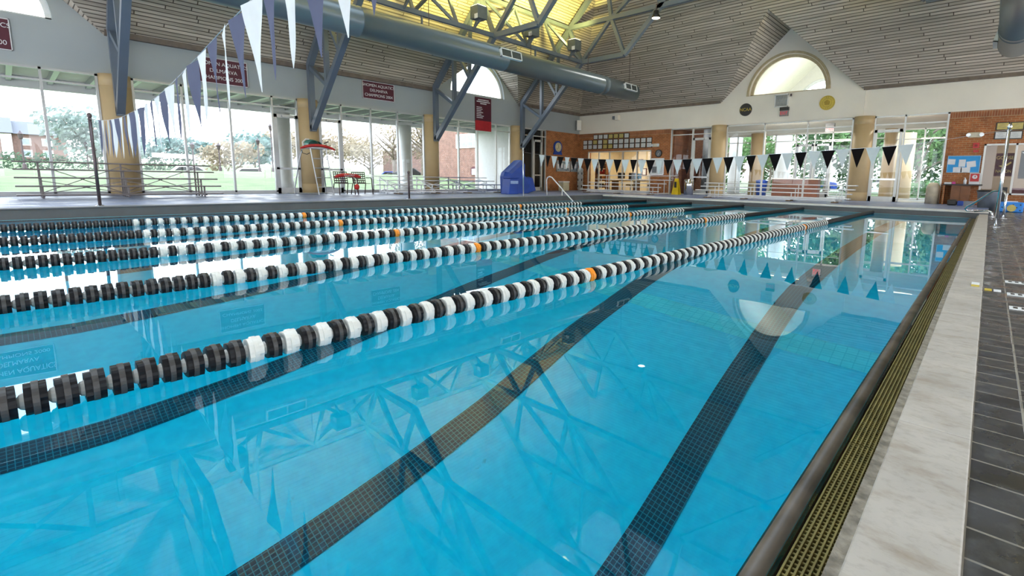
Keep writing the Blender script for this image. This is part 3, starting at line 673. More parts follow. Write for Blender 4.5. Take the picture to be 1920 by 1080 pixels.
# framed certificates over the office window
m_blackframe = mat('black_frame', (.02,.017,.015), .4); m_cert = mat('certificate_paper', (.66,.67,.66), .6, var=.06, scale=14); m_certy = mat('certificate_gold', (.55,.44,.13), .5, var=.12, scale=14)
NUM = ['first', 'second', 'third', 'fourth', 'fifth', 'sixth', 'seventh', 'eighth', 'ninth', 'tenth', 'eleventh', 'twelfth', 'thirteenth']
def cert(c, z, w_, h_, yel, lab, grp):
    t = thing('framed_certificate', lab, 'framed certificate', WP('F', c, z, 0), grp)
    b = MB(); WB(b, 'F', c-w_/2, c+w_/2, z-h_/2, z+h_/2, -.03, -.002); ob('frame', b, m_blackframe, t)
    b = MB(); WB(b, 'F', c-w_/2+.03, c+w_/2-.03, z-h_/2+.03, z+h_/2-.03, -.034, -.03); ob('certificate', b, m_certy if yel else m_cert, t)
    b = MB()
    for i, q in enumerate((.5, .32, .55, .4)): WB(b, 'F', c-w_*q*.5, c+w_*q*.5, z+h_*(.22-.14*i), z+h_*(.24-.14*i), -.036, -.034)
    ob('printed_text', b, m_grey, t)
for row, (n, x0, z, yl, nm) in enumerate(((7, -18.57, 3.37, (3, 4, 5), 'top'), (13, -19.37, 3.06, (2, 4), 'middle'), (13, -19.37, 2.78, (4, 5), 'bottom'))):
    for i in range(n):
        cert(x0+.3795*i+(.005*i if row else 0), z, .34, .285, i in yl, '%s black framed certificate, %s from the left in the %s row above the office window' % ('gold' if i in yl else 'white', NUM[i], nm), 'certificates above the office window')
for x, z, y_, nm in ((.115, 2.98, 1, 'gold framed certificate upper left of four on the right brick wall'), (.505, 2.97, 1, 'gold framed certificate upper right of four on the right brick wall'), (.10, 2.66, 0, 'white framed certificate lower left of four on the right brick wall'), (.495, 2.655, 0, 'white framed certificate lower right of four on the right brick wall')):
    cert(x, z, .37, .29, y_, nm, 'certificates on the right brick wall')
# clocks
t = thing('wall_clock', 'blue wall clock with a cream face on the side brick wall', 'clock', (XL, 22.13, 2.66))
b = MB(); pl = [(XL+.004, 22.13+.36*math.cos(a), 2.68+.37*math.sin(a)) for a in [-.6+i*(PI+1.2)/24 for i in range(25)]]+[(XL+.004, 21.80, 2.36), (XL+.004, 21.74, 2.24), (XL+.004, 22.52, 2.24), (XL+.004, 22.46, 2.36)]
b.prism(pl, (.08, 0, 0)); ob('case', b, m_blue, t)
b = MB(); b.lathe([(.27, .0), (.27, .02)], (XL+.08, 22.13, 2.68), 'X', 32); ob('dial', b, mat('cream_dial', (.75,.66,.40), .5), t)
b = MB()
for i in range(12):
    a = PI*i/6; c_, s_ = math.cos(a), math.sin(a); b.bar((XL+.103, 22.13+.19*c_, 2.68+.19*s_), (XL+.103, 22.13+.245*c_, 2.68+.245*s_), .022, .006)
ob('hour_marks', b, m_black, t)
b = MB(); b.bar((XL+.106, 22.13, 2.68), (XL+.106, 22.10, 2.86), .018, .006); b.bar((XL+.108, 22.13, 2.68), (XL+.108, 22.05, 2.56), .024, .006); ob('hands', b, m_black, t)
t = thing('wall_clock', 'small black rimmed clock right of the office window', 'clock', (-14.12, YF, 2.3))
b = MB(); b.lathe([(.21, -.002), (.21, -.05), (.17, -.055), (.17, -.03)], (-14.12, YF, 2.3), 'Y', 28); ob('rim', b, m_black, t)
b = MB(); b.lathe([(.172, -.034), (.172, -.032)], (-14.12, YF, 2.3), 'Y', 28); ob('dial', b, m_grey, t)
b = MB(); b.bar((-14.12, YF-.04, 2.3), (-14.02, YF-.04, 2.36), .016, .005); b.bar((-14.12, YF-.042, 2.3), (-14.15, YF-.042, 2.18), .02, .005); ob('hands', b, m_let, t)
# round emblems, exit sign, vent
def disc(c, z, r, m, lab, name):
    t = thing(name, lab, 'wall emblem', (c, YF, z)); b = MB(); b.lathe([(r, -.052), (r, -.09)], (c, YF, z), 'Y', 36); ob('disc', b, m, t); return t
m_navyblk = mat('emblem_black', (.012,.01,.014), .4)
t = disc(-9.37, 4.29, .30, m_navyblk, 'round black emblem reading NCAA left of the arched window', 'round_emblem'); text('lettering', 'NCAA', (-9.37, YF-.092, 4.29), .21, R_FAR, m_yel, t, sx=.95)
t = disc(-5.78, 4.31, .31, m_yel, 'round gold seal right of the arched window', 'gold_seal')
b = MB()
for r in (.285, .19):
    n = 36; b.grid([[(-5.78+q*math.cos(2*PI*k/n), YF-.093, 4.31+q*math.sin(2*PI*k/n)) for k in range(n)] for q in (r-.012, r)], True)
for k in range(18):
    a = 2*PI*k/18; b.bar((-5.78+.21*math.cos(a), YF-.093, 4.31+.21*math.sin(a)), (-5.78+.26*math.cos(a), YF-.093, 4.31+.26*math.sin(a)), .018, .004)
b.prism([(-5.87, YF-.095, 4.22), (-5.69, YF-.095, 4.22), (-5.66, YF-.095, 4.36), (-5.78, YF-.095, 4.44), (-5.90, YF-.095, 4.36)], (0, .004, 0))
ob('raised_design', b, mat('seal_dark_gold', (.36,.25,.02), .5), t)
t = thing('wall_vent', 'square white louvred vent under the arched window', 'vent', (-7.72, YF, 4.57))
b = MB()
for q in ((-.3, -.29, .3, -.25), (-.3, .25, .3, .29), (-.3, -.29, -.26, .29), (.26, -.29, .3, .29)): WB(b, 'F', -7.72+q[0], -7.72+q[2], 4.57+q[1], 4.57+q[3], -.10, -.05)
ob('frame', b, m_white, t)
b = MB()
for i in range(13): WB(b, 'F', -7.98+i*.04, -7.965+i*.04, 4.32, 4.82, -.09, -.05)
for i in range(3): WB(b, 'F', -7.98, -7.46, 4.42+i*.13, 4.435+i*.13, -.085, -.05)
ob('louvres', b, mat('vent_louvre', (.40,.42,.42), .5), t)
m_exitred = mat('exit_red', (.75,.03,.05), .4, em=((1,.06,.08), .25))
def exitsign(x, y, z, lab):
    t = thing('exit_sign', lab, 'exit sign', (x, y, z))
    b = MB(); b.box((x-.19, y-.05, z-.2), (x+.19, y+.04, z+.05)); ob('face', b, mat('exit_face', (.26,.24,.24), .5), t)
    b = MB(); b.box((x-.2, y-.06, z+.05), (x+.2, y+.04, z+.2)); ob('housing', b, m_black, t)
    text('lettering', 'EXIT', (x, y-.056, z-.075), .2, R_FAR, m_exitred, t, sx=.8)
exitsign(-7.55, YF-.1, 4.06, 'red lettered exit sign under the square vent')
exitsign(-6.0, 26.0, 3.42, 'red lettered exit sign hanging in the lobby behind the glass')
b = MB(); WB(b, 'F', -7.34, -7.28, 4.74, 4.84, -.12, -.05); solo('emergency_spot', b, m_dsteel, 'tiny dark lamp head at the top right corner of the square vent', 'lamp')
# emergency lights, alarm, speakers
def emerg(c, z, lab):
    t = thing('emergency_light', lab, 'emergency light', (c, YF, z), 'emergency lights on the far wall')
    b = MB(); WB(b, 'F', c-.2, c+.2, z-.09, z+.09, -.09, 0); ob('housing', b, mat('cream_plastic', (.68,.62,.48), .5), t, bevel=.01)
    for s in (-1, 1):
        b = MB(); b.lathe([(.03, 0), (.075, -.06), (.07, -.07)], (c+s*.19, YF-.09, z), 'Y', 14); ob('lamp_head', b, m_alu, t)
emerg(-14.3, 2.75, 'cream emergency light right of the certificates above the office window'); emerg(-.63, 2.70, 'cream emergency light on the right brick wall')
t = thing('fire_alarm', 'red fire alarm on the brick wall over the blue board', 'fire alarm', (-.56, YF, 2.3))
b = MB(); WB(b, 'F', -.65, -.47, 2.21, 2.41, -.06, 0); ob('horn_strobe', b, m_redp, t); b = MB(); WB(b, 'F', -.60, -.52, 2.27, 2.35, -.075, -.06); ob('grille', b, mat('dark_red', (.22,.01,.01), .5), t)
b = MB(); WB(b, 'F', -.62, -.47, 2.06, 2.15, -.05, 0); ob('pull_station', b, m_redp, t)
t = thing('loudspeaker', 'pale loudspeaker in the corner under the roof', 'loudspeaker', (XL+.2, 23.9, 4.1)); M = Matrix.Translation((XL+.22, 23.85, 4.1)) @ Matrix.Rotation(-.7, 4, 'Z')
b = MB(); b.box((-.17, -.13, -.3), (.17, .13, .3)); b.xf(M); ob('cabinet', b, m_wall, t); b = MB(); b.box((-.13, -.145, -.26), (.13, -.13, .26)); b.xf(M); ob('grille', b, mat('speaker_grille', (.34,.34,.31), .6), t)
t = thing('camera_box', 'small white box with a dark face high on the far wall', 'camera', (-17.0, YF, 4.42)); b = MB(); WB(b, 'F', -17.05, -16.82, 4.28, 4.55, -.22, 0); ob('housing', b, m_wall, t); b = MB(); WB(b, 'F', -17.2, -17.05, 4.32, 4.5, -.26, -.05); ob('dark_face', b, m_grey, t)
# notice boards
m_nb = mat('notice_glass_case', (.22,.28,.34), .3, var=.5, scale=7)
for c, w_, lab in ((22.65, 1.2, 'glazed notice case under the blue clock'), (23.72, .75, 'glazed notice case next to the corner')):
    t = thing('notice_case', lab, 'notice board', (XL, c, 1.57), 'notice cases'); b = MB(); WB(b, 'L', c-w_/2, c+w_/2, 1.24, 1.9, -.05, 0); ob('board', b, m_nb, t)
    b = MB()
    for q in ((-w_/2, 1.24, w_/2, 1.28), (-w_/2, 1.86, w_/2, 1.9), (-w_/2, 1.24, -w_/2+.04, 1.9), (w_/2-.04, 1.24, w_/2, 1.9)): WB(b, 'L', c+q[0], c+q[2], q[1], q[3], -.07, -.05)
    ob('frame', b, m_alu, t)
    for i in range(int(w_/.3)): b = MB(); WB(b, 'L', c-w_/2+.09+i*.29, c-w_/2+.27+i*.29, 1.4+.06*(i % 2), 1.68+.06*(i % 2), -.056, -.05); ob('pinned_sheet', b, m_paper, t)
t = sign('whiteboard', 'F', -14.17, 1.57, .84, .92, m_paper, 'white notice board right of the office window behind the flags', 'notice board', mborder=m_alu, bw=.03)
for i, (x, z, w_, h_) in enumerate(((-14.35, 1.4, .3, .34), (-14.0, 1.42, .26, .3), (-14.3, 1.78, .34, .22), (-13.95, 1.75, .22, .26))): b = MB(); WB(b, 'F', x-w_/2, x+w_/2, z-h_/2, z+h_/2, -.036, -.03); ob('pinned_sheet', b, m_grey if i == 0 else m_cert, t)
m_bb = mat('blue_board', (.03,.32,.72), .6, var=.05)
t = sign('bulletin_board', 'F', -.86, 1.62, .98, .64, m_bb, 'bright blue bulletin board with white papers on the right brick wall', 'notice board', mborder=mat('pale_blue_edge', (.35,.55,.75), .6), bw=.02)
for x, z, w_, h_, a in ((-1.22, 1.71, .22, .2, .05), (-.90, 1.66, .2, .27, 0), (-.63, 1.62, .27, .22, -.15), (-1.02, 1.41, .26, .2, -.05), (-.78, 1.40, .28, .2, 0)):
    b = MB(); b.box((-w_/2, -.006, -h_/2), (w_/2, 0, h_/2)); b.xf(Matrix.Translation((x, YF-.032, z)) @ Matrix.Rotation(a, 4, 'Y')); ob('pinned_paper', b, m_paper, t)
t = thing('table_sign', 'red stand-up sign with a white round symbol on the black counter', 'sign', (-.47, 23.9, .865))
b = MB(); b.box((-.62, 23.9, .865), (-.32, 23.92, 1.28)); ob('panel', b, m_paper, t); b = MB(); b.box((-.60, 23.893, .97), (-.34, 23.9, 1.26)); ob('red_field', b, m_redp, t)
b = MB(); b.lathe([(.075, 0), (.075, -.006)], (-.47, 23.893, 1.14), 'Y', 24); ob('round_symbol', b, m_paper, t); b = MB(); b.bar((-.50, 23.883, 1.17), (-.45, 23.883, 1.12), .035, .004); b.bar((-.46, 23.883, 1.19), (-.46, 23.883, 1.13), .03, .004); ob('symbol_hand', b, m_redp, t)

# ------------------------------------------------------------------ furniture and gear
def bleacher(lab, axis, s0, s1, rows, feet, m, foot=None, pw=.24, brace=True, leg=.04):
    """rows: (perp coordinate, z). axis 'Y': planks run along Y and the perp coordinate is X; axis 'X': planks run along X, perp is Y."""
    P = (lambda s, p, z: (p, s, z)) if axis == 'Y' else (lambda s, p, z: (s, p, z))
    t = thing('bleacher', lab, 'bleacher', P((s0+s1)/2, rows[0][0], ZD), 'aluminium bleachers')
    for p, z in rows:
        b = MB(); a, c = P(s0, p-pw/2, z-.04), P(s1, p+pw/2, z); b.box([min(q) for q in zip(a, c)], [max(q) for q in zip(a, c)]); ob('plank', b, m, t, bevel=.008)
    for f in feet:
        for p, z in rows:
            if z < .3: continue
            b = MB(); b.bar(P(f, p, ZD), P(f, p, z-.04), leg); ob('leg', b, m, t)
        b = MB(); b.bar(P(f, rows[0][0], ZD+.06), P(f, rows[-1][0], ZD+.06), .05); ob('base_rail', b, m, t)
        if axis == 'Y' and foot:
            b = MB(); b.bar(P(f, rows[0][0], rows[0][1]-.08), P(f, rows[-1][0], rows[-1][1]-.06), .04); ob('sloping_rail', b, m, t)
        if foot:
            b = MB(); a = P(f-.08, rows[-1][0]-.22, ZD); c = P(f+.08, rows[-1][0]+.22, ZD+.04); b.box([min(q) for q in zip(a, c)], [max(q) for q in zip(a, c)]); ob('foot_block', b, foot, t)
    if brace:
        for f, g in zip(feet, feet[1:]):
            for (p, z) in (rows[0], rows[len(rows)//2]):
                b = MB(); b.bar(P(f, p+.02, ZD+.1), P(g, p+.02, max(z-.1, .35)), .05, .02); ob('cross_brace', b, m, t)
                b = MB(); b.bar(P(f, p-.02, max(z-.1, .35)), P(g, p-.02, ZD+.1), .05, .02); ob('cross_brace', b, m, t)
    b = MB(); b.bar(P(feet[0], rows[-1][0], ZD+.09), P(feet[-1], rows[-1][0], ZD+.09), .04); ob('base_rail', b, m, t)
m_bl = mat('backlit_bleacher', (.16,.14,.145), .4, .5, var=.08); m_blw = mat('bleacher_pale', (.60,.60,.60), .35, .4, var=.05); m_fb2 = mat('brown_foot_block', (.14,.09,.05), .6)  # tall bleacher is backlit aluminium, its shade put into the darker colour
bleacher('tall dark five-row bleacher in front of the left windows', 'Y', .14, 4.42, ((-19.15, 1.04), (-18.82, .84), (-18.48, .63), (-18.14, .42), (-17.95, .20)), (.6, 2.25, 4.0), m_bl, pw=.2)
bleacher('low aluminium three-row bleacher in front of the windows beside the blue lift', 'Y', 9.95, 16.05, ((-19.3, .80), (-18.95, .45), (-18.7, .645), (-18.1, .48), (-17.85, .27)), (10.35, 12.1, 13.8, 15.6), m_alu, foot=m_fb2, pw=.22)
bleacher('aluminium bleacher with four bright planks in front of the office window', 'X', -16.9, -12.1, ((22.6, 1.06), (22.1, .84), (21.5, .66), (21.0, .48), (20.8, .28)), (-16.5, -14.5, -12.5), m_blw, foot=m_fb2, brace=False, leg=.03)
bleacher('aluminium three-row bleacher in front of the lobby windows', 'X', -9.95, -3.8, ((21.4, .75), (21.0, .60), (20.5, .44), (20.3, .27)), (-9.3, -7.7, -5.9, -4.3), m_blw, foot=m_fb2, brace=False, leg=.03)
# lifeguard chair
m_al2 = mat('chair_tube', (.50,.51,.53), .3, .8, var=.04)
t = thing('lifeguard_chair', 'tall tubular lifeguard chair with a ladder front and teal seat', 'lifeguard chair', (-18.5, 7.5, ZD))
A = ((-18.1, 7.38, ZD), (-18.15, 7.18, 1.72)); C = ((-18.1, 7.9, ZD), (-18.15, 7.72, 1.72)); Bk = ((-19.0, 8.02, ZD), (-18.7, 7.78, 1.72)); Dk = ((-19.0, 6.9, ZD), (-18.7, 7.12, 1.72))
for p, q in (A, C): b = MB(); b.tube([p, q], .024, 8); ob('front_leg', b, m_al2, t)
b = MB(); b.tube([Bk[0], Bk[1]], .02, 8); ob('rear_leg', b, m_al2, t)
b = MB(); b.tube([Dk[0], (-18.99, 6.9, .32), (-18.8, 7.03, 1.3), Dk[1]], .024, 8); ob('rear_leg', b, m_al2, t)
for z in (.36, .70, 1.04, 1.37):
    k = (z-ZD)/1.63; b = MB(); b.tube([[a+(c-a)*k for a, c in zip(*A)], [a+(c-a)*k for a, c in zip(*C)]], .016, 8); ob('rung', b, m_al2, t)
for p, q in ((A[0], Dk[0]), (C[0], Bk[0]), (Dk[0], Bk[0])): b = MB(); b.tube([Vector(p)+Vector((0, 0, .03)), Vector(q)+Vector((0, 0, .03))], .02, 8); ob('base_tube', b, m_al2, t)
b = MB(); b.box((-18.72, 7.05, 1.72), (-18.1, 7.82, 1.77)); ob('platform', b, m_white, t, bevel=.01)
b = MB(); rows = []
for i in range(13):
    a = PI*i/12; rows.append([(-18.62+.0*i, 7.42-.26*math.cos(a), 1.80+.26*math.sin(a)**.6), (-18.3, 7.42-.24*math.cos(a), 1.80+.2*math.sin(a)**.6)])
b.grid(rows); b.box((-18.66, 7.17, 1.77), (-18.25, 7.67, 1.83)); b.prism([(-18.64, 7.42-.26*math.cos(PI*i/12), 1.80+.26*max(0, math.sin(PI*i/12))**.6) for i in range(13)], (-.03, 0, 0)); ob('seat', b, m_teal, t)
b = MB(); b.tube([(-18.62, 7.13, 1.78), (-18.64, 7.12, 1.95), (-18.6, 7.22, 2.06), (-18.55, 7.32, 2.06)], .02, 8); ob('armrest', b, m_white, t)
b = MB(); b.tube([(-18.3, 7.72, 1.93), (-18.25, 7.86, 1.99)], .018, 8); ob('armrest', b, m_dsteel, t)
def rescue(pts, lab, r=.07):
    t = thing('rescue_tube', lab, 'rescue tube', pts[len(pts)//2], 'red rescue tubes')
    b = MB(); b.tube(pts, [r*.55, r*.9]+[r]*(len(pts)-4)+[r*.9, r*.55], 12); b.v = [Vector((v.x, v.y, v.z)) for v in b.v]; ob('foam_tube', b, m_redp, t, smooth=True)
    return t
def arc(y0, y1, x, z, sag, n=11): return [(x, y0+(y1-y0)*i/(n-1), z+sag*(1-(2*i/(n-1)-1)**2)) for i in range(n)]
t = rescue(arc(6.8, 7.98, -18.02, 1.70, .13), 'red rescue tube lying across the seat of the lifeguard chair', .05)
b = MB(); b.tube([(-18.0, 6.82, 1.66), (-18.0, 6.86, 1.54), (-18.0, 7.0, 1.50), (-18.0, 7.1, 1.56)], .012, 6); ob('strap', b, m_black, t)
b = MB(); b.tube([(-18.0, 7.96, 1.66), (-18.0, 8.0, 1.5), (-17.99, 8.01, 1.36)], .01, 6); ob('strap', b, m_dsteel, t)
m_rat = mat('brown_lattice', (.045,.022,.02), .5)
def lattice_chair(x, y, lab):
    t = thing('patio_chair', lab, 'chair', (x, y, ZD), 'brown lattice patio chairs')
    b = MB()
    for i in range(7): s = -.24+i*.08; b.bar((x-.18, y+s, .5), (x-.28, y+s*1.04, .92+.02*abs(s)*3), .034, .014)
    for i in range(6): z = .52+i*.08; k = (z-.5)/.42; b.bar((x-.18-.1*k, y-.26, z), (x-.18-.1*k, y+.26, z), .014, .034)
    ob('backrest', b, m_rat, t)
    b = MB()
    for i in range(7): s = -.22+i*.073; b.box((x-.2, y+s-.014, .49), (x+.24, y+s+.014, .51))
    for i in range(6): s = -.18+i*.08; b.box((x+s-.014, y-.24, .49), (x+s+.014, y+.24, .508))
    ob('seat', b, m_rat, t)
    for sy in (-1, 1):
        b = MB(); b.tube([(x+.3, y+sy*.29, ZD), (x+.25, y+sy*.28, .5), (x+.24, y+sy*.28, .66), (x+.18, y+sy*.28, .72), (x-.2, y+sy*.28, .72)], .018, 8); ob('arm_and_leg', b, m_rat, t)
        b = MB(); b.tube([(x-.32, y+sy*.27, ZD), (x-.2, y+sy*.26, .5)], .018, 8); ob('leg', b, m_rat, t)
lattice_chair(-18.2, 8.32, 'brown lattice patio chair right beside the lifeguard chair ladder'); lattice_chair(-18.2, 9.02, 'brown lattice patio chair farther from the lifeguard chair, by the low bleacher')
t = rescue(arc(7.85, 8.82, -17.85, .735, .075), 'red rescue tube with pale lettering lying across two patio chairs', .065)
text('lettering', 'GUARD', (-17.782, 8.36, .80), .09, R_LEFT, m_let, t, sx=1.25)
t = thing('hanging_float', 'small round red float hanging under the chairs', 'float', (-17.95, 8.62, .3)); b = MB(); b.lathe([(.02, .27), (.08, .3), (.095, .38), (.08, .45), (.02, .48)], (-17.78, 8.62, 0), 'Z', 14); ob('float_body', b, m_redp, t, smooth=True); b = MB(); b.tube([(-17.78, 8.62, .48), (-17.78, 8.6, .66), (-17.86, 8.55, .72)], .012, 6); ob('strap', b, m_white, t); b = MB(); b.tube([(-17.78, 8.62, .27), (-17.75, 8.66, ZD+.01)], .016, 6); ob('tail_strap', b, m_dsteel, t)
# blue covered lift
t = thing('pool_lift', 'pool lift under a pointed bright blue cover beside the brick corner door', 'pool lift', (-16.8, 16.0, ZD))
sil = [(15.16, .09), (15.12, .88), (15.2, 1.08), (16.02, 1.66), (16.12, 1.61), (16.06, 1.06), (16.36, .83), (16.72, .87), (16.95, .22), (16.36, .09)]
b = MB(); n = len(sil); cy_, cz_ = 15.9, .7
rows = []
for k, (dx, s) in enumerate(((-.42, .82), (-.36, .97), (-.1, 1.0), (.12, .98), (.3, .9), (.36, .6))):
    rows.append([(-16.8+dx, cy_+(y-cy_)*s, max(ZD, .09+(z-.09)*(s if z > .3 else 1)+.012*math.sin(5*y+3*k))) for y, z in sil])
b.grid(rows, True, 0, True, True); ob('cover', b, m_blue, t)
b = MB(); 
for i in range(4): b.tube([(-16.46, 15.95+.17*i, .18+.02*i), (-16.45, 15.9+.12*i, .5), (-16.5, 15.85+.08*i, .85)], [.012, .03, .012], 6)
ob('cover_folds', b, m_blue, t)
t = thing('tow_box', 'bright blue box with a pale lettered band in front of the covered lift', 'box', (-16.35, 14.85, ZD)); b = MB(); b.prism([(-16.38, 14.52, ZD), (-16.38, 14.62, .78), (-16.38, 15.10, .80), (-16.38, 15.12, ZD)], (.5, 0, 0)); ob('box_body', b, m_blue, t, bevel=.02); b = MB(); b.box((-15.88, 14.62, .55), (-15.87, 15.08, .68)); ob('pale_band', b, mat('pale_blue_print', (.30,.42,.72), .5), t); b = MB(); b.box((-16.40, 14.58, .79), (-15.86, 15.13, .83)); ob('lid', b, m_blue, t, bevel=.01)
# rails
t = thing('entry_handrail', 'white sloping handrail entering the pool at the far left corner', 'handrail', (-14.5, 15.5, .1)); b = MB(); P = [(-14.5, 15.5, .1), (-14.53, 15.5, .74), (-14.48, 15.5, .85), (-14.36, 15.5, .89), (-14.22, 15.5, .86), (-13.35, 15.5, .15), (-13.0, 15.5, -.12)]; b.tube(P, .024, 10); ob('rail', b, m_white, t, smooth=True); b = MB(); b.tube([(-13.62, 15.5, .1), (-13.62, 15.5, .36)], .02, 8); ob('support', b, m_white, t)
b = MB(); b.lathe([(.06, 0), (.06, .015), (.03, .03)], (-14.5, 15.5, .09), 'Z', 16); ob('flange', b, m_chrome, t)
t = thing('grab_rail', 'curved shiny grab rail at the right far pool corner', 'handrail', (.34, 16.6, 0))
b = MB(); b.tube([(.33, 16.55, 0), (.33, 16.6, .58), (.29, 16.7, .67), (.2, 16.85, .71), (.08, 17.0, .69), (-.3, 17.5, .33), (-.42, 17.65, .24), (-.46, 17.7, .17), (-.42, 17.75, .12), (-.3, 17.75, .13), (-.18, 17.72, .14)], .026, 12); ob('rail', b, m_chrome, t, smooth=True)
b = MB(); b.tube([(-.25, 17.5, .12), (.0, 17.35, .16), (.1, 17.25, .13), (.13, 17.2, .02)], .024, 10); ob('lower_rail', b, m_chrome, t, smooth=True)
for x, y in ((.33, 16.55), (.13, 17.2)): b = MB(); b.lathe([(.075, 0), (.075, .012), (.035, .03)], (x, y, 0), 'Z', 18); ob('flange', b, m_chrome, t)
# deck fittings on the near side
b = MB(); b.lathe([(.06, 0), (.06, .006), (.045, .01)], (0,0,0), 'Z', 24); solo('deck_cap', b, m_white, 'round white cap set in the dark deck by the pool edge', 'deck cap', off=(.165, 7.1, .001))
b = MB(); b.lathe([(.035, 0), (.035, .005), (.02, .012)], (0,0,0), 'Z', 20); solo('deck_cap', b, m_chrome, 'small shiny cap in the deck beyond the white round cap', 'deck cap', off=(.165, 9.6, .001))
for y, w_, lab in ((5.62, .13, 'white depth marker tile farthest along the dark deck'), (4.98, .13, 'white depth marker tile in the middle of three on the dark deck'), (4.42, .13, 'white depth marker tile nearest the camera on the dark deck')):
    t = thing('depth_marker', lab, 'depth marker', (.26, y, 0), 'depth marker tiles'); b = MB(); b.box((.185, y-.05, .001), (.335, y+.05, .006)); ob('tile', b, m_white, t); b = MB()
    for i in range(3): b.box((.205+i*.042, y-.028, .006), (.228+i*.042, y+.028, .0075))
    ob('dark_marks', b, m_black, t)
b = MB(); b.box((-.03, 5.1, .022), (.02, 5.2, .030)); solo('coping_tile', b, m_white, 'white tile lying on the pale coping', 'tile')
b = MB(); b.box((-.03, 5.02, .022), (.02, 5.09, .027)); solo('coping_tile', b, m_yel, 'yellow tile lying on the pale coping', 'tile')
for x, m, lab in ((.075, m_yel, 'yellow marker tile on the deck beside the coping'), (.13, m_white, 'small white marker tile on the deck next to the yellow one')): b = MB(); b.box((x-.022, 5.02, .001), (x+.022, 5.10, .007)); solo('marker_tile', b, m, lab, 'tile')
# far right corner clutter
t = thing('counter_unit', 'black topped brown wooden counter under the blue board', 'counter', (-.8, 23.8, ZD)); b = MB(); b.box((-1.36, 23.45, .82), (-.22, 24.17, .865)); ob('worktop', b, m_black, t); b = MB(); b.box((-1.1, 23.6, .12), (-.55, 24.15, .82)); ob('cabinet', b, m_wood, t)
for x in (-.97, -.68): b = MB(); b.box((x-.13, 23.585, .16), (x+.13, 23.6, .78)); d_ = ob('door', b, m_wood, t); 
b = MB(); b.box((-1.34, 23.5, ZD), (-1.29, 24.1, .82)); ob('side_panel', b, m_brickF, t)
t = thing('pump_bottle', 'white pump bottle on the black counter', 'bottle', (-.73, 23.75, .865)); b = MB(); b.lathe([(.045, .865), (.045, 1.02), (.018, 1.05), (.018, 1.09)], (-.73, 23.75, 0), 'Z', 14); ob('bottle', b, m_paper, t, smooth=True); b = MB(); b.box((-.775, 23.74, 1.09), (-.715, 23.76, 1.105)); ob('pump', b, m_white, t)
b = MB(); b.box((-1.33, 23.6, .866), (-1.12, 23.8, .93)); solo('tissue_box', b, m_paper, 'flat white box at the left end of the black counter', 'box'); b = MB(); b.box((-1.1, 23.62, .866), (-1.0, 23.74, .95)); solo('pink_pack', b, mat('magenta', (.62,.05,.30), .5), 'small magenta pack on the black counter', 'box')
t = thing('trash_can', 'big grey round trash can beside the grab rail', 'trash can', (-.03, 21.6, 0)); b = MB(); b.lathe([(.22, 0), (.27, .58), (.29, .6), (.29, .63), (.26, .64)], (-.03, 21.6, 0), 'Z', 28); ob('can', b, m_grey, t, smooth=True); b = MB(); b.lathe([(.295, .62), (.30, .66), (.28, .68), (.01, .68)], (-.03, 21.6, 0), 'Z', 28); ob('liner_rim', b, m_black, t)
b = MB(); b.box((.22, 22.3, 0), (.45, 22.6, .78)); solo('dark_locker', b, m_black, 'narrow dark box standing behind the grey trash can', 'box')
t = thing('cooler_crate', 'bright blue patterned crate on the right deck edge', 'crate', (.57, 21.1, 0)); b = MB(); b.box((.3, 20.9, 0), (.86, 21.3, .32)); ob('crate_body', b, mat('bright_blue_plastic', (.02,.22,.70), .4), t, bevel=.03)
b = MB()
for i in range(6):
    for j in range(3): b.box((.34+i*.085, 20.89, .05+j*.085), (.375+i*.085, 20.9, .085+j*.085)) if (i+j) % 2 else None
ob('dark_checks', b, m_black, t); b = MB(); b.lathe([(.11, 0), (.11, -.012)], (.58, 20.888, .13), 'Y', 20); ob('emblem', b, m_certy, t); b = MB(); b.box((.45, 21.05, .32), (.72, 21.15, .345)); ob('lid_handle', b, m_paper, t)
b = MB(); b.box((-.62, 21.5, .09), (-.34, 21.8, .29)); solo('storage_tote', b, m_grey, 'low grey tote left of the grey trash can', 'box')
b = MB(); b.box((-1.12, 22.6, .09), (-.85, 22.9, .30)); solo('gear_bag', b, m_black, 'black bag on the floor in front of the counter', 'bag', bevel=.04); b = MB(); b.box((-.84, 22.62, .09), (-.66, 22.85, .26)); solo('gear_bag', b, m_blue, 'blue bag on the floor next to the black bag', 'bag', bevel=.03)
t = thing('waste_bin', 'round tan waste bin against the glass by the right door', 'bin', (-1.66, 23.75, ZD)); b = MB(); b.lathe([(.22, ZD), (.22, .72), (.21, .76), (.14, .88), (.10, .90), (.02, .91)], (-1.66, 23.75, 0), 'Z', 28); ob('bin_body', b, mat('tan_bin', (.52,.45,.34), .5), t, smooth=True)
t = thing('wet_floor_sign', 'yellow folding wet floor sign at the end of the bleacher', 'sign', (-12.28, 23.0, ZD)); 
for s, nm in ((-1, 'front_leaf'), (1, 'rear_leaf')): b = MB(); b.prism([(-12.48, 23.0+s*.16, ZD), (-12.10, 23.0+s*.16, ZD), (-12.2, 23.0+s*.02, .92), (-12.38, 23.0+s*.02, .92)], (0, s*.015, 0)); ob(nm, b, mat('yellow_plastic', (.72,.50,.01), .4), t)
b = MB(); b.box((-12.35, 22.89, .45), (-12.23, 22.9, .75)); b.xf(Matrix.Translation((0, -.02, 0))); ob('printed_mark', b, m_black, t)
t = thing('steel_bin', 'shiny steel cylinder bin beside the yellow sign', 'bin', (-11.85, 23.5, ZD)); b = MB(); b.lathe([(.24, ZD), (.24, .86), (.2, .9)], (-11.85, 23.5, 0), 'Z', 28); ob('bin_body', b, m_chrome, t, smooth=True)
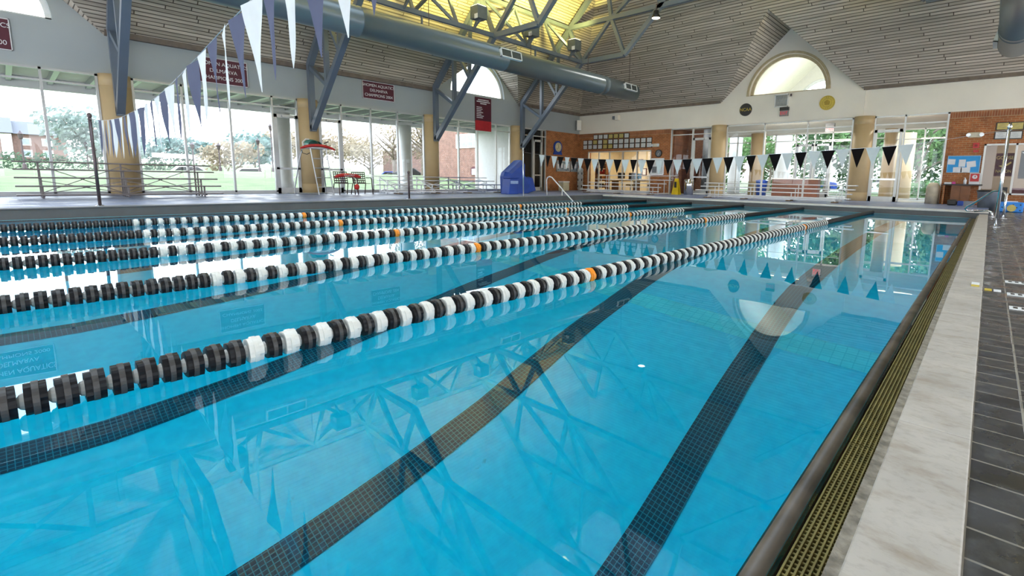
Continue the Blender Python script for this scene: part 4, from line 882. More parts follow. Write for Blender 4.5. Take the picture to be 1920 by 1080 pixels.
t = thing('spine_board', 'pale spine board leaning upright in the brick corner', 'rescue board', (-19.55, 23.95, ZD)); b = MB(); o_ = []
for i in range(21):
    z = ZD+1.42*i/20; o_.append((.21-(.08 if i in (0, 20) else .03 if i in (1, 19) else 0)-.02*math.cos(i*1.9), z))
b.prism([(-19.55-w_, 23.98, z) for w_, z in o_]+[(-19.55+w_, 23.98, z) for w_, z in o_[::-1]], (0, -.05, 0)); ob('board', b, mat('pale_board', (.50,.52,.50), .5, var=.15), t)
b = MB()
for z in (.35, .75, 1.15):
    for s in (-1, 1): b.box((-19.55+s*.15-.03, 23.922, z-.07), (-19.55+s*.15+.03, 23.932, z+.07))
ob('hand_slots', b, m_black, t)
t = thing('cooler_box', 'cream cooler on the deck under the side notice case', 'cooler', (-19.3, 22.2, ZD)); b = MB(); b.box((-19.6, 21.95, ZD), (-19.2, 22.5, .58)); ob('body', b, mat('cream_cooler', (.62,.58,.42), .5), t, bevel=.03); b = MB(); b.box((-19.62, 21.93, .58), (-19.18, 22.52, .66)); ob('lid', b, m_white, t, bevel=.02)
# ------------------------------------------------------------------ rooms behind the far wall
m_cream = mat('cream_room_paint', (.70,.60,.42), .7, var=.04); m_cw = mat('lobby_white', (.72,.70,.64), .7, var=.03); m_floor2 = mat('lobby_floor', (.40,.38,.34), .35, var=.08)
b = MB()   # office shell
b.box((-19.9, 28.4, 0), (-13.4, 28.5, 3.2)); b.box((-19.9, 24.5, 0), (-19.75, 28.4, 3.2)); b.box((-13.55, 24.5, 0), (-13.42, 28.4, 3.2)); struct('wall_office', b, m_cream)
b = MB(); b.box((-19.9, 24.5, 3.1), (-13.42, 28.5, 3.2)); struct('ceiling_office', b, m_cw)
b = MB(); b.box((-19.9, 24.5, -.1), (-.4, 30.7, .02)); struct('floor_back_rooms', b, m_floor2)
t = thing('ceiling_light', 'bright flat ceiling light in the office behind the window', 'ceiling light', (-17.2, 26.4, 3.1)); b = MB(); b.box((-18.6, 26.1, 3.04), (-15.4, 26.7, 3.1)); ob('diffuser', b, mat('lamp_diffuser', (.9,.85,.7), .4, em=((1,.84,.58), 5)), t)
l = D.lights.new('office_light', 'AREA'); l.shape = 'RECTANGLE'; l.size = 3; l.size_y = .5; l.energy = 110; l.color = (1,.84,.58); o = D.objects.new('office_light', l); COL.objects.link(o); o.parent = t; o.location = (.2, 0, -.08)
t = thing('shelf_unit', 'dark shelf unit with bright boxes at the left of the office', 'shelf', (-18.75, 25.2, 0)); b = MB()
for x in (-19.15, -18.35): b.box((x-.02, 25.0, .02), (x+.02, 25.4, 1.9))
ob('uprights', b, m_wood, t); b = MB()
for z in (.3, .72, 1.14, 1.5, 1.88): b.box((-19.15, 25.0, z-.02), (-18.35, 25.4, z+.02))
ob('shelves', b, m_wood, t)
rnd = random.Random(3); cs = [m_redp, mat('orange_box', (.70,.22,.03), .5), m_paper, m_wood, m_black, mat('ochre_box', (.55,.36,.08), .5)]
for k, z in enumerate((.32, .74, 1.16, 1.52)):
    x = -19.08; q = 0
    while x < -18.55:
        w_ = rnd.uniform(.14, .24); h_ = rnd.uniform(.16, .3); b = MB(); b.box((x, 25.05, z), (x+w_, 25.3, z+h_)); c_ = rnd.randrange(6)
        solo('storage_box', b, cs[c_], '%s box, %s from the left on the %s shelf of the office unit' % (('red', 'orange', 'white', 'brown', 'black', 'ochre')[c_], NUM[q], ('lowest', 'second', 'third', 'top')[k]), 'box', group='boxes on the office shelves'); x += w_+.03; q += 1
t = thing('office_desk', 'long wooden desk behind the office window', 'desk', (-16.4, 25.6, 0)); b = MB(); b.box((-18.1, 25.2, .72), (-14.8, 26.0, .77)); ob('desktop', b, mat('light_wood', (.50,.32,.14), .45), t)
for x in (-18.0, -16.4, -14.9): b = MB(); b.box((x-.03, 25.25, .02), (x+.03, 25.95, .72)); ob('leg', b, m_wood, t)
for x, m, w_, h_, lab in ((-17.55, m_black, .5, .36, 'black computer screen at the left of the office desk'), (-16.3, m_bb, .45, .32, 'blue glowing screen in the middle of the office desk'), (-15.2, m_grey, .45, .34, 'grey computer screen at the right of the office desk')):
    t = thing('computer_screen', lab, 'screen', (x, 25.6, .77)); b = MB(); b.box((x-w_/2, 25.58, .88), (x+w_/2, 25.62, .88+h_)); ob('display', b, m, t); b = MB(); b.box((x-.12, 25.52, .77), (x+.12, 25.68, .785)); b.box((x-.03, 25.6, .78), (x+.03, 25.64, .92)); ob('stand', b, m_black, t)
for x, z, lab in ((-17.9, 1.95, 'small red framed picture high on the office back wall'), (-17.6, 1.35, 'narrow framed picture lower on the office back wall')):
    t = thing('framed_picture', lab, 'picture', (x, 28.4, z)); b = MB(); b.box((x-.18, 28.36, z-.24), (x+.18, 28.395, z+.24)); ob('frame', b, m_mar, t); b = MB(); b.box((x-.12, 28.352, z-.18), (x+.12, 28.36, z+.18)); ob('print', b, m_paper, t)
for i, x in enumerate((-17.0, -16.0, -15.4)):
    b = MB(); b.box((x, 25.35, .77), (x+.3, 25.55, .80+.03*i)); solo('paper_stack', b, m_paper, '%s white paper stack from the left on the office desk' % NUM[i], 'papers', group='paper stacks on the office desk')
for x in (-17.3, -15.7): 
    t = thing('office_chair', '%s dark office chair behind the desk' % ('left' if x < -17 else 'right'), 'chair', (x, 26.5, 0)); b = MB(); b.box((x-.24, 26.4, .78), (x+.24, 26.5, 1.25)); ob('backrest', b, m_black, t, bevel=.03); b = MB(); b.box((x-.25, 26.1, .44), (x+.25, 26.5, .52)); ob('seat', b, m_black, t, bevel=.03); b = MB(); b.tube([(x, 26.3, .05), (x, 26.3, .45)], .03, 8); b.box((x-.25, 26.27, .02), (x+.25, 26.33, .06)); ob('base', b, m_black, t)
b = MB(); b.box((-16.9, 27.6, 0), (-13.56, 27.7, 2.6)); struct('wall_office_partition', b, mat('grey_partition', (.40,.34,.27), .7))
# dark corridor behind the left glass door
m_brdk = brickmat('corridor_brick', (.20,.075,.035), (.16,.06,.03), (.2,.14,.1), .215, .076, .008, 'XZ')
b = MB(); b.box((-13.4, 26.2, 0), (-11.3, 26.35, 3.66)); b.box((-13.42, 24.5, 0), (-13.36, 26.35, 3.66)); struct('wall_corridor', b, m_brdk)
b = MB(); b.box((-14.1, 24.5, 3.66), (-11.0, 30.6, 3.78)); struct('ceiling_corridor', b, m_cw)
b = MB(); b.lathe([(.3, 0), (.3, 3.6)], (-11.85, 25.6, 0), 'Z', 28); solo('column', b, m_grey, 'dark grey round column seen through the left glass door', 'column', smooth=True)
b = MB(); b.bar((-13.25, 26.0, .08), (-12.3, 26.0, 2.2), .16); solo('stair_beam', b, mat('dark_red_steel', (.09,.02,.015), .5), 'slanting dark red stair beam behind the left glass', 'beam')
# dark room behind the side door in the left wall
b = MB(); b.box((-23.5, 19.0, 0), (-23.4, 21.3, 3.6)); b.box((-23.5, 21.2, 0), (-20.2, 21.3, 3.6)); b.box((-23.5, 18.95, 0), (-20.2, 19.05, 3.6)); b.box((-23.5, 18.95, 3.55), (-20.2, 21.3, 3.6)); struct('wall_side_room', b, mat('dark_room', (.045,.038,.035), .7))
b = MB(); b.box((-23.6, 18.84, 0), (-20.2, 18.94, 3.7)); struct('wall_side_room_cladding', b, m_white)
# lobby
b = MB(); b.box((-11.0, 24.5, 3.66), (-.9, 30.6, 3.78)); struct('ceiling_lobby', b, m_cw)
b = MB(); b.box((-14.1, 28.5, 0), (-14.0, 30.5, 3.66)); b.box((-13.4, 28.3, 0), (-13.3, 28.55, 3.66)); b.box((-1.42, 24.5, 0), (-1.2, 30.6, 3.66)); struct('wall_lobby_side', b, brickmat('lobby_brick', (.25,.085,.04), (.2,.07,.035), (.26,.17,.11), .215, .076, .008, 'YZ'))
b = MB()
for s in (-1, 1): b.face([(-7.55+s*3.2, 24.52, 4.72), (-7.55, 24.52, 7.8), (-7.55, 30.5, 7.8), (-7.55+s*3.2, 30.5, 4.72)])
struct('ceiling_vault', b, mat('vault_cream', (.80,.78,.66), .7, var=.03))
b = MB(); YF0 = YF; YF = 30.5; gable(b, 'F', -7.55, 3.2, 5.22, 1.37); WB(b, 'F', -14.1, -1.2, 3.6, 4.73, 0, .32); YF = YF0; struct('wall_lobby_end', b, m_cw)
YF = 30.5; lunette(14, 'F', -7.55, 5.22, 1.37, m_white)
glazing(15, 'F', -14.0, -4.3, .05, 3.62, (-13.1, -12.2, -11.2, -9.9, -8.75, -7.75, -6.85, -5.6), 3.2, m_framew)
glazing(16, 'F', -4.0, -1.42, .05, 3.62, (-2.72,), 3.1, m_framew)
door(6, 'F', -8.7, -7.8, 3.0, m_frame); door(7, 'F', -7.72, -6.9, 3.0, m_frame); YF = YF0
for x, y, r, m, lab in ((-10.7, 29.9, .42, m_tan, 'tan column inside the lobby at its left'), (-9.9, 32.0, .48, m_white, 'white round column outside the lobby doors'), (-4.15, 30.6, .3, m_tan, 'tan column at the lobby corner'), (-12.9, 32.0, .4, m_white, 'white round column outside at the far left of the lobby'), (-3.9, 33.5, .55, m_tan, 'tan round column added outside in place of a reflection in the right glass door')):  # last column is added, standing in for a reflection in the door glass
    b = MB(); b.lathe([(r, 0), (r, 3.66)], (x, y, 0), 'Z', 30); solo('column', b, m, lab, 'column', smooth=True)
t = thing('reception_desk', 'brown brick reception counter in the lobby behind the bleacher', 'counter', (-7.9, 28.0, 0)); b = MB(); b.box((-9.05, 27.8, .02), (-6.75, 28.3, .98)); ob('brick_front', b, brickmat('desk_brick', (.15,.045,.022), (.12,.038,.018), (.14,.07,.045), .215, .076, .008, 'XZ'), t); b = MB(); b.box((-9.1, 27.75, .98), (-6.7, 28.4, 1.03)); ob('counter_top', b, m_cw, t)
b = MB(); b.lathe([(.25, .02), (.3, .85), (.32, .9), (.02, .95)], (-9.55, 27.6, 0), 'Z', 24); solo('recycling_bin', b, m_blue, 'bright blue recycling bin in the lobby beside the reception counter', 'bin', smooth=True)
t = thing('added_vault_light', 'added upward fill light hidden in the lobby vault', 'lamp', (-7.55, 27.4, 4.74)); b = MB(); b.box((-9.2, 27.2, 4.74), (-5.9, 27.6, 4.8)); ob('housing', b, m_white, t)  # added lamp, out of sight, to brighten the vault behind the lunette
l = D.lights.new('added_vault_light', 'AREA'); l.shape = 'RECTANGLE'; l.size = 3; l.size_y = .4; l.energy = 70; l.color = (.92,.97,1); o = D.objects.new('added_vault_light', l); COL.objects.link(o); o.parent = t; o.location = (0, 0, .08); o.rotation_euler = (PI, 0, 0)
for x, y, wd, e, lab in ((-7.5, 24.7, 2.6, 260, 'added slim fill light hidden just inside the lobby glass'), (-2.7, 24.7, 1.4, 110, 'added slim fill light hidden just inside the right glass door'), (-12.2, 24.7, 1.0, 14, 'added slim fill light hidden just inside the dark corridor')):  # added strips out of view that brighten lobby, vestibule and corridor
    t = thing('ceiling_light', lab, 'ceiling light', (x, y, 3.6)); b = MB(); b.box((x-wd/2, y-.05, 3.59), (x+wd/2, y+.05, 3.63)); ob('diffuser', b, D.materials['lamp_diffuser'], t)
    l = D.lights.new('added_fill_light', 'AREA'); l.shape = 'RECTANGLE'; l.size = wd; l.size_y = .1; l.energy = e; l.color = (1,.96,.88); o = D.objects.new('added_fill_light', l); COL.objects.link(o); o.parent = t; o.location = (0, 0, -.03); o.rotation_euler = (.5, 0, 0)
# office behind the right window
b = MB(); b.box((-.4, 27.4, 0), (4.9, 27.5, 3.2)); b.box((-.42, 24.5, 0), (-.34, 27.4, 3.2)); struct('wall_right_office', b, mat('taupe_wall', (.27,.22,.17), .7, var=.06))
b = MB(); b.box((-.4, 24.5, 3.1), (4.9, 27.5, 3.2)); struct('ceiling_right_office', b, m_cw); b = MB(); b.box((-.4, 24.5, -.1), (4.9, 27.5, .02)); struct('floor_right_office', b, m_floor2)
l = D.lights.new('right_office_light', 'AREA'); l.size = 1.5; l.energy = 60; l.color = (1,.9,.75); t = thing('ceiling_light', 'flat ceiling light in the right office', 'ceiling light', (1.8, 26, 3.1)); b = MB(); b.box((1.2, 25.7, 3.05), (2.4, 26.3, 3.1)); ob('diffuser', b, D.materials['lamp_diffuser'], t); o = D.objects.new('right_office_light', l); COL.objects.link(o); o.parent = t; o.location = (0, 0, -.07)
m_pink = mat('poster_gold', (.70,.48,.16), .5)
t = thing('wall_poster', 'dark maroon poster with curved gold lettering in the right office window', 'poster', (.30, 24.4, 1.6)); b = MB(); b.box((.05, 24.40, 1.18), (.56, 24.42, 2.02)); ob('sheet', b, m_mar, t)
text('lettering', 'GOOSE', (.305, 24.396, 1.85), .17, R_FAR, m_pink, t, sx=.85); text('lettering', 'NATION', (.305, 24.396, 1.36), .15, R_FAR, m_pink, t, sx=.75)
b = MB(); b.prism([(.15, 24.39, 1.56), (.35, 24.39, 1.6), (.48, 24.39, 1.72), (.5, 24.39, 1.66), (.36, 24.39, 1.54), (.3, 24.39, 1.48)], (0, .006, 0)); ob('bird_shape', b, m_pink, t)
t = thing('wall_poster', 'second dark poster cut off by the right edge of the view', 'poster', (.95, 24.4, 1.6)); b = MB(); b.box((.72, 24.40, 1.1), (1.25, 24.42, 2.1)); ob('sheet', b, m_black, t); b = MB(); b.prism([(.74, 24.39, 2.05), (1.2, 24.39, 2.05), (1.2, 24.39, 1.6)], (0, .006, 0)); ob('pale_corner', b, m_cert, t)
b = MB(); b.box((.6, 25.4, .02), (2.4, 26.2, .75)); solo('maroon_sofa', b, m_mar, 'maroon seat in the right office below the posters', 'sofa', bevel=.06)

# ------------------------------------------------------------------ outdoors
def sm(a, b_, x): u = min(1, max(0, (x-a)/(b_-a))); return u*u*(3-2*u)
def lawn_z(x, y): return -.05+.92*sm(24.5, 38, -x)-1.0*sm(44, 50, -x)*(1-sm(60, 68, -x))+1.9*sm(70, 140, -x)+.06*math.sin(x*.35+y*.2)*sm(26, 34, -x)
m_lawn = mat('lawn_grass', (.13,.175,.075), .9, var=.28, scale=1.2, bump=.4, det=10)
b = MB(); xs = [-20.3, -22.5, -23.9, -24.5]+[-25-i*1.5 for i in range(20)]+[-58, -65, -75, -90, -110, -140, -190]; ys = [-60+i*6 for i in range(36)]
b.grid([[(x, y, lawn_z(x, y)) for y in ys] for x in xs]); o = ob('lawn', b, m_lawn, smooth=True); props(o, 'sloping green lawn outside the left windows', 'lawn', None, 'structure')
b = MB(); b.box((-24.4, -40, -.02), (-20.2, 45, .06)); struct('floor_terrace', b, mat('pale_terrace', (.24,.235,.24), .7, var=.06))
b = MB(); b.box((-60, 31, -.3), (60, 140, .0)); struct('ground_beyond_lobby', b, mat('grey_paving', (.16,.16,.15), .8, var=.08))
b = MB(); b.box((-40, 37, 0), (30, 52, .05)); o = ob('lawn', b, m_lawn); props(o, 'flat lawn beyond the lobby doors', 'lawn', None, 'structure')
# terrace canopy with joists
t = thing('terrace_canopy', 'pale terrace roof with joists seen through the top panes of the left windows', 'canopy', (-21.8, 8, 3.5), None); b = MB(); b.box((-23.9, YB, 3.78), (-20.22, 30, 3.9)); ob('deck', b, m_cw, t)
b = MB(); b.box((-23.9, YB, 3.42), (-23.7, 30, 3.78)); ob('edge_beam', b, m_white, t)
y = -6.0
while y < 22: b = MB(); b.box((-23.7, y, 3.58), (-20.25, y+.12, 3.78)); ob('joist', b, m_frame, t); y += .9
for y, lab in ((-1.6, 'white terrace column left of the view'), (8.1, 'white terrace column behind the left glass door'), (14.0, 'white terrace column behind the low bleacher'), (21.7, 'white terrace column behind the blue covered lift')):
    b = MB(); b.lathe([(.34, .06), (.34, .5), (.32, .52), (.32, 3.42)], (-23.3, y, 0), 'Z', 26); solo('terrace_column', b, m_white, lab, 'column', group='white terrace columns', smooth=True)
# trees
m_bark = mat('bark', (.20,.16,.13), .9, var=.2)
LM = {k: leafmat('leaves_'+k, c) for k, c in (('pale', (.30,.35,.33)), ('green', (.12,.21,.10)), ('bright', (.16,.27,.11)), ('autumn', (.36,.295,.22)), ('hedge', (.11,.16,.11)), ('blue', (.20,.275,.26)))}  # outdoor haze put into the pale, autumn, blue and hedge leaf colours
def foliage(mb, c, rx, ry, rz_, n, s, rnd, shell=.45):
    for _ in range(n):
        d = Vector((rnd.gauss(0, 1), rnd.gauss(0, 1), rnd.gauss(0, 1))).normalized(); k = shell+(1-shell)*rnd.random()**.5
        k *= 1+.16*math.sin(5*d.x+3*d.z)*math.cos(4*d.y-2*d.z)
        p = Vector(c)+Vector((d.x*rx*k, d.y*ry*k, d.z*rz_*k)); q = s*rnd.uniform(.6, 1.4)
        a = Vector((rnd.gauss(0, 1), rnd.gauss(0, 1), rnd.gauss(0, 1))).normalized(); e = a.orthogonal().normalized()
        f = a.cross(e); mb.face([p-e*q, p-f*q*.55, p+e*q, p+f*q*.55])
def tree(lab, x, y, z, h, r, lm, n, s, seed, group, bare=0):
    rnd = random.Random(seed); t = thing('tree', lab, 'tree', (x, y, z), group)
    b = MB(); b.tube([(x, y, z-.1), (x+.05*r, y, z+h*.25), (x-.04*r, y+.05*r, z+h*.55), (x, y, z+h*.85)], [.045*h*.5, .03*h*.5+.02, .03*h*.35, .02], 8)
    for i in range(7+bare*10):
        a = rnd.uniform(0, 2*PI); z0 = z+h*rnd.uniform(.22, .6); L_ = r*rnd.uniform(.6, 1.0)
        b.tube([(x, y, z0), (x+L_*.5*math.cos(a), y+L_*.5*math.sin(a), z0+h*.12), (x+L_*math.cos(a), y+L_*math.sin(a), z0+h*rnd.uniform(.2, .35))], [.012*h+.01, .008*h+.005, .006], 5)
    ob('trunk', b, m_bark, t)
    b = MB()
    if not bare: foliage(b, (x, y, z+h*.62), r*.7, r*.7, h*.36, n//3, s, rnd)
    for i in range(6): a = rnd.uniform(0, 2*PI); q = rnd.uniform(.3, .75); foliage(b, (x+r*q*math.cos(a), y+r*q*math.sin(a), z+h*rnd.uniform(.42, .82)), r*.42, r*.42, h*.17, n//9, s, rnd)
    ob('crown', b, LM[lm], t)
def azp(az, d): a = math.radians(az); return -d*math.sin(a), d*math.cos(a)
for k, (az, d, h, r, lm, n, s, lab, bare) in enumerate((
    (84.8, 52, 5.6, 3.6, 'pale', 2600, .17, 'pale round tree left of the window column with flags', 0), (81.0, 88, 4.6, 4.2, 'blue', 900, .3, 'low bluish tree right of the pale tree', 0), (78.6, 90, 4.8, 3.6, 'blue', 900, .3, 'second low bluish tree beside the thin lamp posts', 0),
    (75.2, 60, 4.2, 3.4, 'autumn', 1200, .18, 'brownish tree behind the lamp posts', 0), (73.4, 66, 5.4, 3.4, 'blue', 1200, .22, 'darker green tree left of the glass door', 0),
    (68.6, 78, 6.5, 4.6, 'autumn', 1300, .24, 'autumn tree seen through the second glass door', 0), (65.5, 78, 6.6, 4.8, 'autumn', 1400, .24, 'autumn tree behind the patio chairs', 0), (62.8, 64, 6.2, 3.8, 'autumn', 1100, .18, 'thin autumn tree right of the patio chairs', 1), (60.3, 58, 8.0, 4.2, 'autumn', 1500, .16, 'tall autumn tree behind the white terrace column', 1), (57.3, 54, 7.4, 3.6, 'autumn', 1400, .16, 'sparse autumn tree left of the tan column by the low bleacher', 1), (55.4, 60, 6, 3.4, 'autumn', 900, .18, 'small autumn tree next to the brick building', 1), (71.0, 95, 7.0, 5, 'autumn', 900, .3, 'distant autumn tree behind the glass door frame', 0))):
    x, y = azp(az, d); tree(lab, x, y, lawn_z(x, y), h, r, lm, n, s, 20+k, 'trees beyond the left lawn', bare)
for k, (x, y, h, r, lm, n, s, lab) in enumerate((
    (-18.5, 46, 7.5, 4.0, 'autumn', 1800, .2, 'brownish tree outside at the far left of the lobby'), (-14.0, 42, 6.0, 3.4, 'bright', 2000, .17, 'bright green tree outside left of the lobby doors'), (-10.6, 46, 8.5, 4.2, 'green', 2600, .2, 'large green tree outside behind the lobby doors'), (-7.0, 43, 7.6, 3.8, 'bright', 2600, .18, 'bright leafy tree outside right of the lobby doors'), (-3.9, 41, 6.6, 3.4, 'bright', 2400, .17, 'bright leafy tree seen through the right glass door'), (-1.4, 43, 7.2, 3.4, 'green', 2400, .17, 'green tree at the right of the right hand window'), (1.5, 46, 8.0, 4, 'green', 1500, .2, 'green tree outside beyond the right brick wall'), (-21.5, 50, 8.5, 4, 'green', 1200, .22, 'green tree beyond the office side'))):
    tree(lab, x, y, .02, h, r, lm, n, s, 60+k, 'trees beyond the lobby')
b = MB(); rnd = random.Random(5)
for i in range(9): foliage(b, (-3.6+i*.45, 38.5+.3*(i % 2), .5), .5, .5, .6, 160, .12, rnd)
solo('shrub_row', b, LM['bright'], 'bright green shrubs under the trees outside the right window', 'shrub', off=(-1.8, 38.5, 0))
for k, (x, y, lab) in enumerate(((-19.5, 47, 'tall green shrub outside, far left behind the lobby'), (-15.5, 48, 'tall green shrub outside, behind the bright tree left of the lobby doors'), (-12.0, 47, 'tall green shrub outside the left lobby pane'), (-8.8, 48, 'tall green shrub outside the lobby doors'), (-5.6, 47, 'tall green shrub outside near the lobby corner column'), (-2.6, 45, 'tall green shrub outside the right glass door'), (.6, 46, 'tall green shrub outside beyond the right brick edge'))):
    b = MB(); rnd = random.Random(90+k); foliage(b, (x, y, 1.9), 1.55, 1.1, 2.0, 1000, .17, rnd, .5); foliage(b, (x+.2, y+.3, 3.2), 1.3, 1.0, 1.4, 500, .17, rnd, .5); solo('shrub', b, LM['green' if k % 2 else 'bright'], lab, 'shrub', off=(x, y, .02), group='tall shrubs beyond the lobby')
# hedges
def hedge(a0, a1, d, h, lab, seed):
    b = MB(); rnd = random.Random(seed); n = int((a1-a0)*d*.0175/.9)+1
    for i in range(n):
        x, y = azp(a0+(a1-a0)*i/max(1, n-1), d); z = lawn_z(x, y); foliage(b, (x, y, z+h*.45), .8, .8, h*.55, 150, .14, rnd, .75)
    x, y = azp((a0+a1)/2, d); o = solo('hedge', b, LM['hedge'], lab, 'hedge', off=(x, y, lawn_z(x, y)))
hedge(87.0, 94, 71, 1.5, 'trimmed dark hedge in front of the brick house', 1); hedge(84.9, 85.9, 71, 1.4, 'short dark hedge under the pale tree', 2); hedge(78.5, 82.6, 71, 1.3, 'dark hedge right of the column with the flags', 3); hedge(62.6, 66.2, 66, .8, 'low hedge behind the patio chairs', 4)
# lamp posts
for az, d, h, lab in ((85.3, 50, 2.5, 'black lamp post in front of the pale tree'), (78.2, 42, 1.5, 'black lamp post left of the brownish tree'), (76.2, 42, 1.5, 'black lamp post in front of the brownish tree'), (71.85, 42, 3.0, 'tall black lamp post beside the glass door'), (73.0, 43, 2.0, 'thin black lamp post farther left of the glass door'), (88.9, 42, 1.7, 'black lamp post in front of the brick house')):
    x, y = azp(az, d); z = lawn_z(x, y); t = thing('lamp_post', lab, 'lamp post', (x, y, z), 'black lamp posts on the lawn'); b = MB(); b.lathe([(.11, 0), (.09, .3), (.045, .35), (.04, h)], (x, y, z), 'Z', 10); ob('pole', b, m_dsteel, t); b = MB(); b.lathe([(.05, h), (.09, h+.06), (.13, h+.28), (.15, h+.3), (.04, h+.42), (.02, h+.48)], (x, y, z), 'Z', 10); ob('lantern', b, m_dsteel, t)
# cars beyond the crest
def car(az, d, lab, m, yawd, zo=0):
    x, y = azp(az, d); z = lawn_z(x, y)+zo; t = thing('car', lab, 'car', (x, y, z)); M = Matrix.Translation((x, y, z)) @ Matrix.Rotation(math.radians(yawd), 4, 'Z')
    P = [(-2.2, .25), (-2.25, .7), (-1.9, .9), (-1.2, .98), (-.7, 1.42), (.7, 1.45), (1.35, 1.0), (2.1, .88), (2.25, .6), (2.2, .25)]
    b = MB(); rows = []
    for s, k in ((-.85, .94), (-.8, 1), (.8, 1), (.85, .94)): rows.append([(px*k, s, .25+(pz-.25)*k) for px, pz in P])
    b.grid(rows, True, 0, True, True); b.xf(M); ob('body', b, m, t, bevel=.04)
    b = MB(); 
    for s in (-.86, .86): b.prism([(-1.05, s, .98), (-.65, s, 1.34), (.65, s, 1.36), (1.15, s, 1.0)], (0, .01 if s > 0 else -.01, 0))
    b.xf(M); ob('side_windows', b, m_black, t)
    for wx in (-1.35, 1.35):
        for s in (-.8, .8): b = MB(); b.lathe([(.1, -.1), (.31, -.1), (.31, .1), (.1, .1)], (wx, s, .31), 'Y', 16); b.xf(M); ob('wheel', b, m_black, t)
car(78.7, 56, 'white car beyond the lawn crest, left one of two', m_white, 85); car(73.9, 56, 'white car beyond the lawn crest, right one of two', m_white, 80); car(60.6, 62, 'blue car parked behind the low bleacher, beyond the lawn', m_blue, 60); car(58.9, 56, 'dark car parked beside the white terrace column', m_black, 60)
for x, y, m, lab, yw in ((-13.8, 55, m_blue, 'dark blue car outside seen through the left lobby pane', 10), (-8.2, 56, m_white, 'white car outside behind the lobby doors', 5)):
    a = math.degrees(math.atan2(-x, y)); car(a, math.hypot(x, y), lab, m, yw, zo=-lawn_z(x, y))
# houses
m_bh = brickmat('house_brick', (.20,.10,.08), (.17,.085,.07), (.25,.2,.18), .25, .09, .01, 'YZ'); m_roofg = mat('grey_roof', (.13,.135,.16), .7, var=.1)
t = thing('brick_house', 'brick house with a grey roof and white windows at the far left', 'house', (-120, 0, 3))
b = MB(); b.box((-128, 1.2, 2.5), (-120, 7.5, 6.5)); ob('wall', b, m_bh, t); b = MB(); b.box((-126, -9, 2.5), (-118.6, 1.2, 6.6)); ob('front_wing', b, m_bh, t)
b = MB(); b.prism([(-129, -10, 6.5), (-117.8, -10, 6.5), (-123, -10, 9.2)], (0, 11.5, 0)); b.prism([(-129, 8.2, 6.5), (-119.4, 8.2, 6.5), (-124, 8.2, 8.8)], (0, -9, 0)); ob('roof', b, m_roofg, t)
for i, (y, z) in enumerate([(yy, zz) for yy in (-3.4, -1.8, 2.8, 5.2) for zz in (3.4, 5.3)]):
    xf_ = -118.58 if y < 1 else -119.98; b = MB(); b.box((xf_, y-.6, z-.6), (xf_+.04, y+.6, z+.6)); f_o = ob('window', b, m_white, t); b = MB(); b.box((xf_+.04, y-.45, z-.48), (xf_+.05, y+.45, z+.48)); ob('pane', b, mat('house_pane', (.30,.34,.40), .3) if i == 0 else D.materials['house_pane'], f_o)
b = MB(); b.box((-118.57, .1, 2.6), (-118.5, 1.3, 6.4)); ob('white_bay', b, m_white, t)
x, y = azp(72.6, 125); t = thing('white_building', 'pale glazed building left of the first glass door', 'building', (x, y, 3)); b = MB(); b.box((x-8, y-3.5, 2), (x, y+3.5, 9.5)); ob('wall', b, m_white, t)
for i in range(3): b = MB(); b.box((x, y-3.1, 3.4+i*2), (x+.05, y+3.1, 4.6+i*2)); ob('window_band', b, D.materials['house_pane'], t)
b = MB(); b.box((x-3, y-1, 9.5), (x-1, y+2, 10.6)); ob('roof_box', b, m_white, t)
x, y = azp(80, 70); z = lawn_z(x, y); t = thing('garden_wall', 'long white low wall behind the hedge right of the column', 'wall', (x, y, z)); b = MB(); b.bar((x, y-1.4, z+1.75), (x-.6, y+2.6, z+1.7), .06, .5); ob('rail', b, m_white, t)
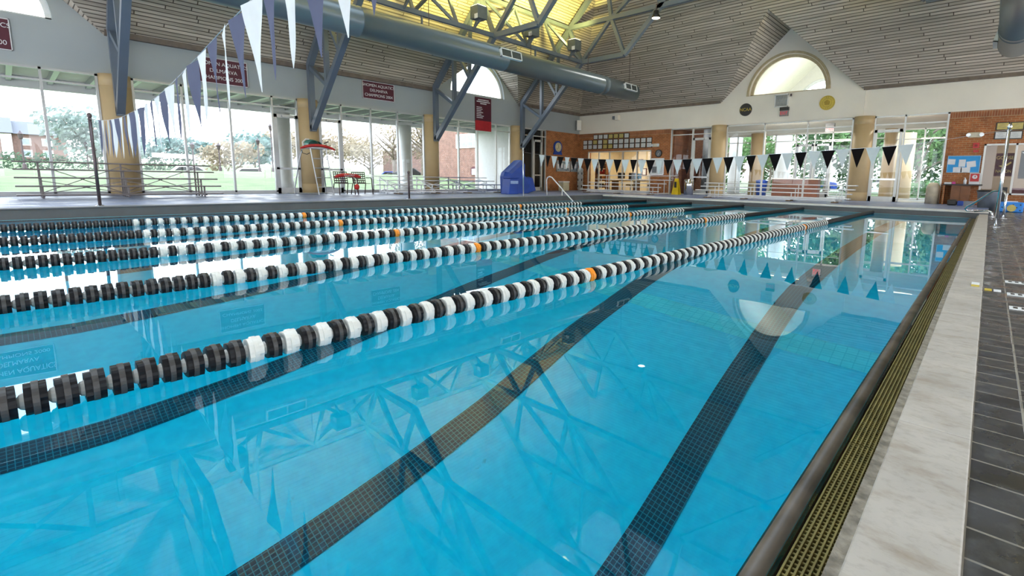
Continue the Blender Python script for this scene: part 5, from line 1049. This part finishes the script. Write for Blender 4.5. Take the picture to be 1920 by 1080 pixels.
m_bn = brickmat('campus_brick', (.32,.15,.10), (.28,.125,.08), (.36,.24,.19), .24, .085, .012, 'YZ'); m_bn2 = brickmat('campus_brick_end', (.25,.11,.08), (.22,.095,.07), (.32,.22,.18), .24, .085, .012, 'XZ')
t = thing('campus_building', 'big red brick building close outside the right end of the left windows', 'building', (-30.5, 30, 0)); b = MB(); b.box((-36.5, 24.6, -.2), (-29.7, 24.8, 6.6)); ob('end_wall', b, m_bn2, t); b = MB(); b.box((-36.5, 24.8, -.2), (-29.7, 48, 6.6)); ob('long_wall', b, m_bn, t)
b = MB(); b.box((-33.2, 24.53, 3.1), (-30.3, 24.6, 4.2)); f_o = ob('window_band', b, m_white, t); b = MB(); 
for i in range(4): b.box((-33.1+i*.7, 24.51, 3.2), (-32.5+i*.7, 24.53, 3.6)); b.box((-33.1+i*.7, 24.51, 3.68), (-32.5+i*.7, 24.53, 4.1))
ob('pane', b, D.materials['house_pane'], f_o)
b = MB(); b.box((-30.6, 24.5, 1.9), (-30.3, 24.6, 2.7)); ob('wall_plaque', b, m_blue, t)
b = MB(); b.prism([(-31.3, 24.52, 1.0), (-31.3, 24.52, 1.5), (-31.05, 24.52, 1.62), (-30.75, 24.52, 1.62), (-30.5, 24.52, 1.5), (-30.5, 24.52, 1.0)], (0, .08, 0)); ob('arched_doorway', b, m_mar, t); b = MB(); b.box((-31.15, 24.5, 1.0), (-30.65, 24.52, 1.45)); ob('door_panel', b, m_white, t)
t = thing('low_brick_building', 'low red brick building beyond the white terrace column', 'building', (-60, 36, 1)); x, y = azp(55.5, 80); b = MB(); b.box((x-8, y-5, 1), (x, y+7, 4.6)); ob('wall', b, m_bh, t); b = MB(); b.box((x-8.3, y-5.3, 4.6), (x+.3, y+7.3, 4.9)); ob('flat_roof', b, m_white, t)
# ------------------------------------------------------------------ lettering becomes real meshes
bpy.context.view_layer.update(); dg = bpy.context.evaluated_depsgraph_get()
for o in [q for q in D.objects if q.type == 'FONT']:
    me = D.meshes.new_from_object(o.evaluated_get(dg)); n = D.objects.new('lettering', me); COL.objects.link(n); n.parent = o.parent; n.location = o.location; n.rotation_euler = o.rotation_euler; n.scale = o.scale
    cu = o.data; D.objects.remove(o); D.curves.remove(cu)
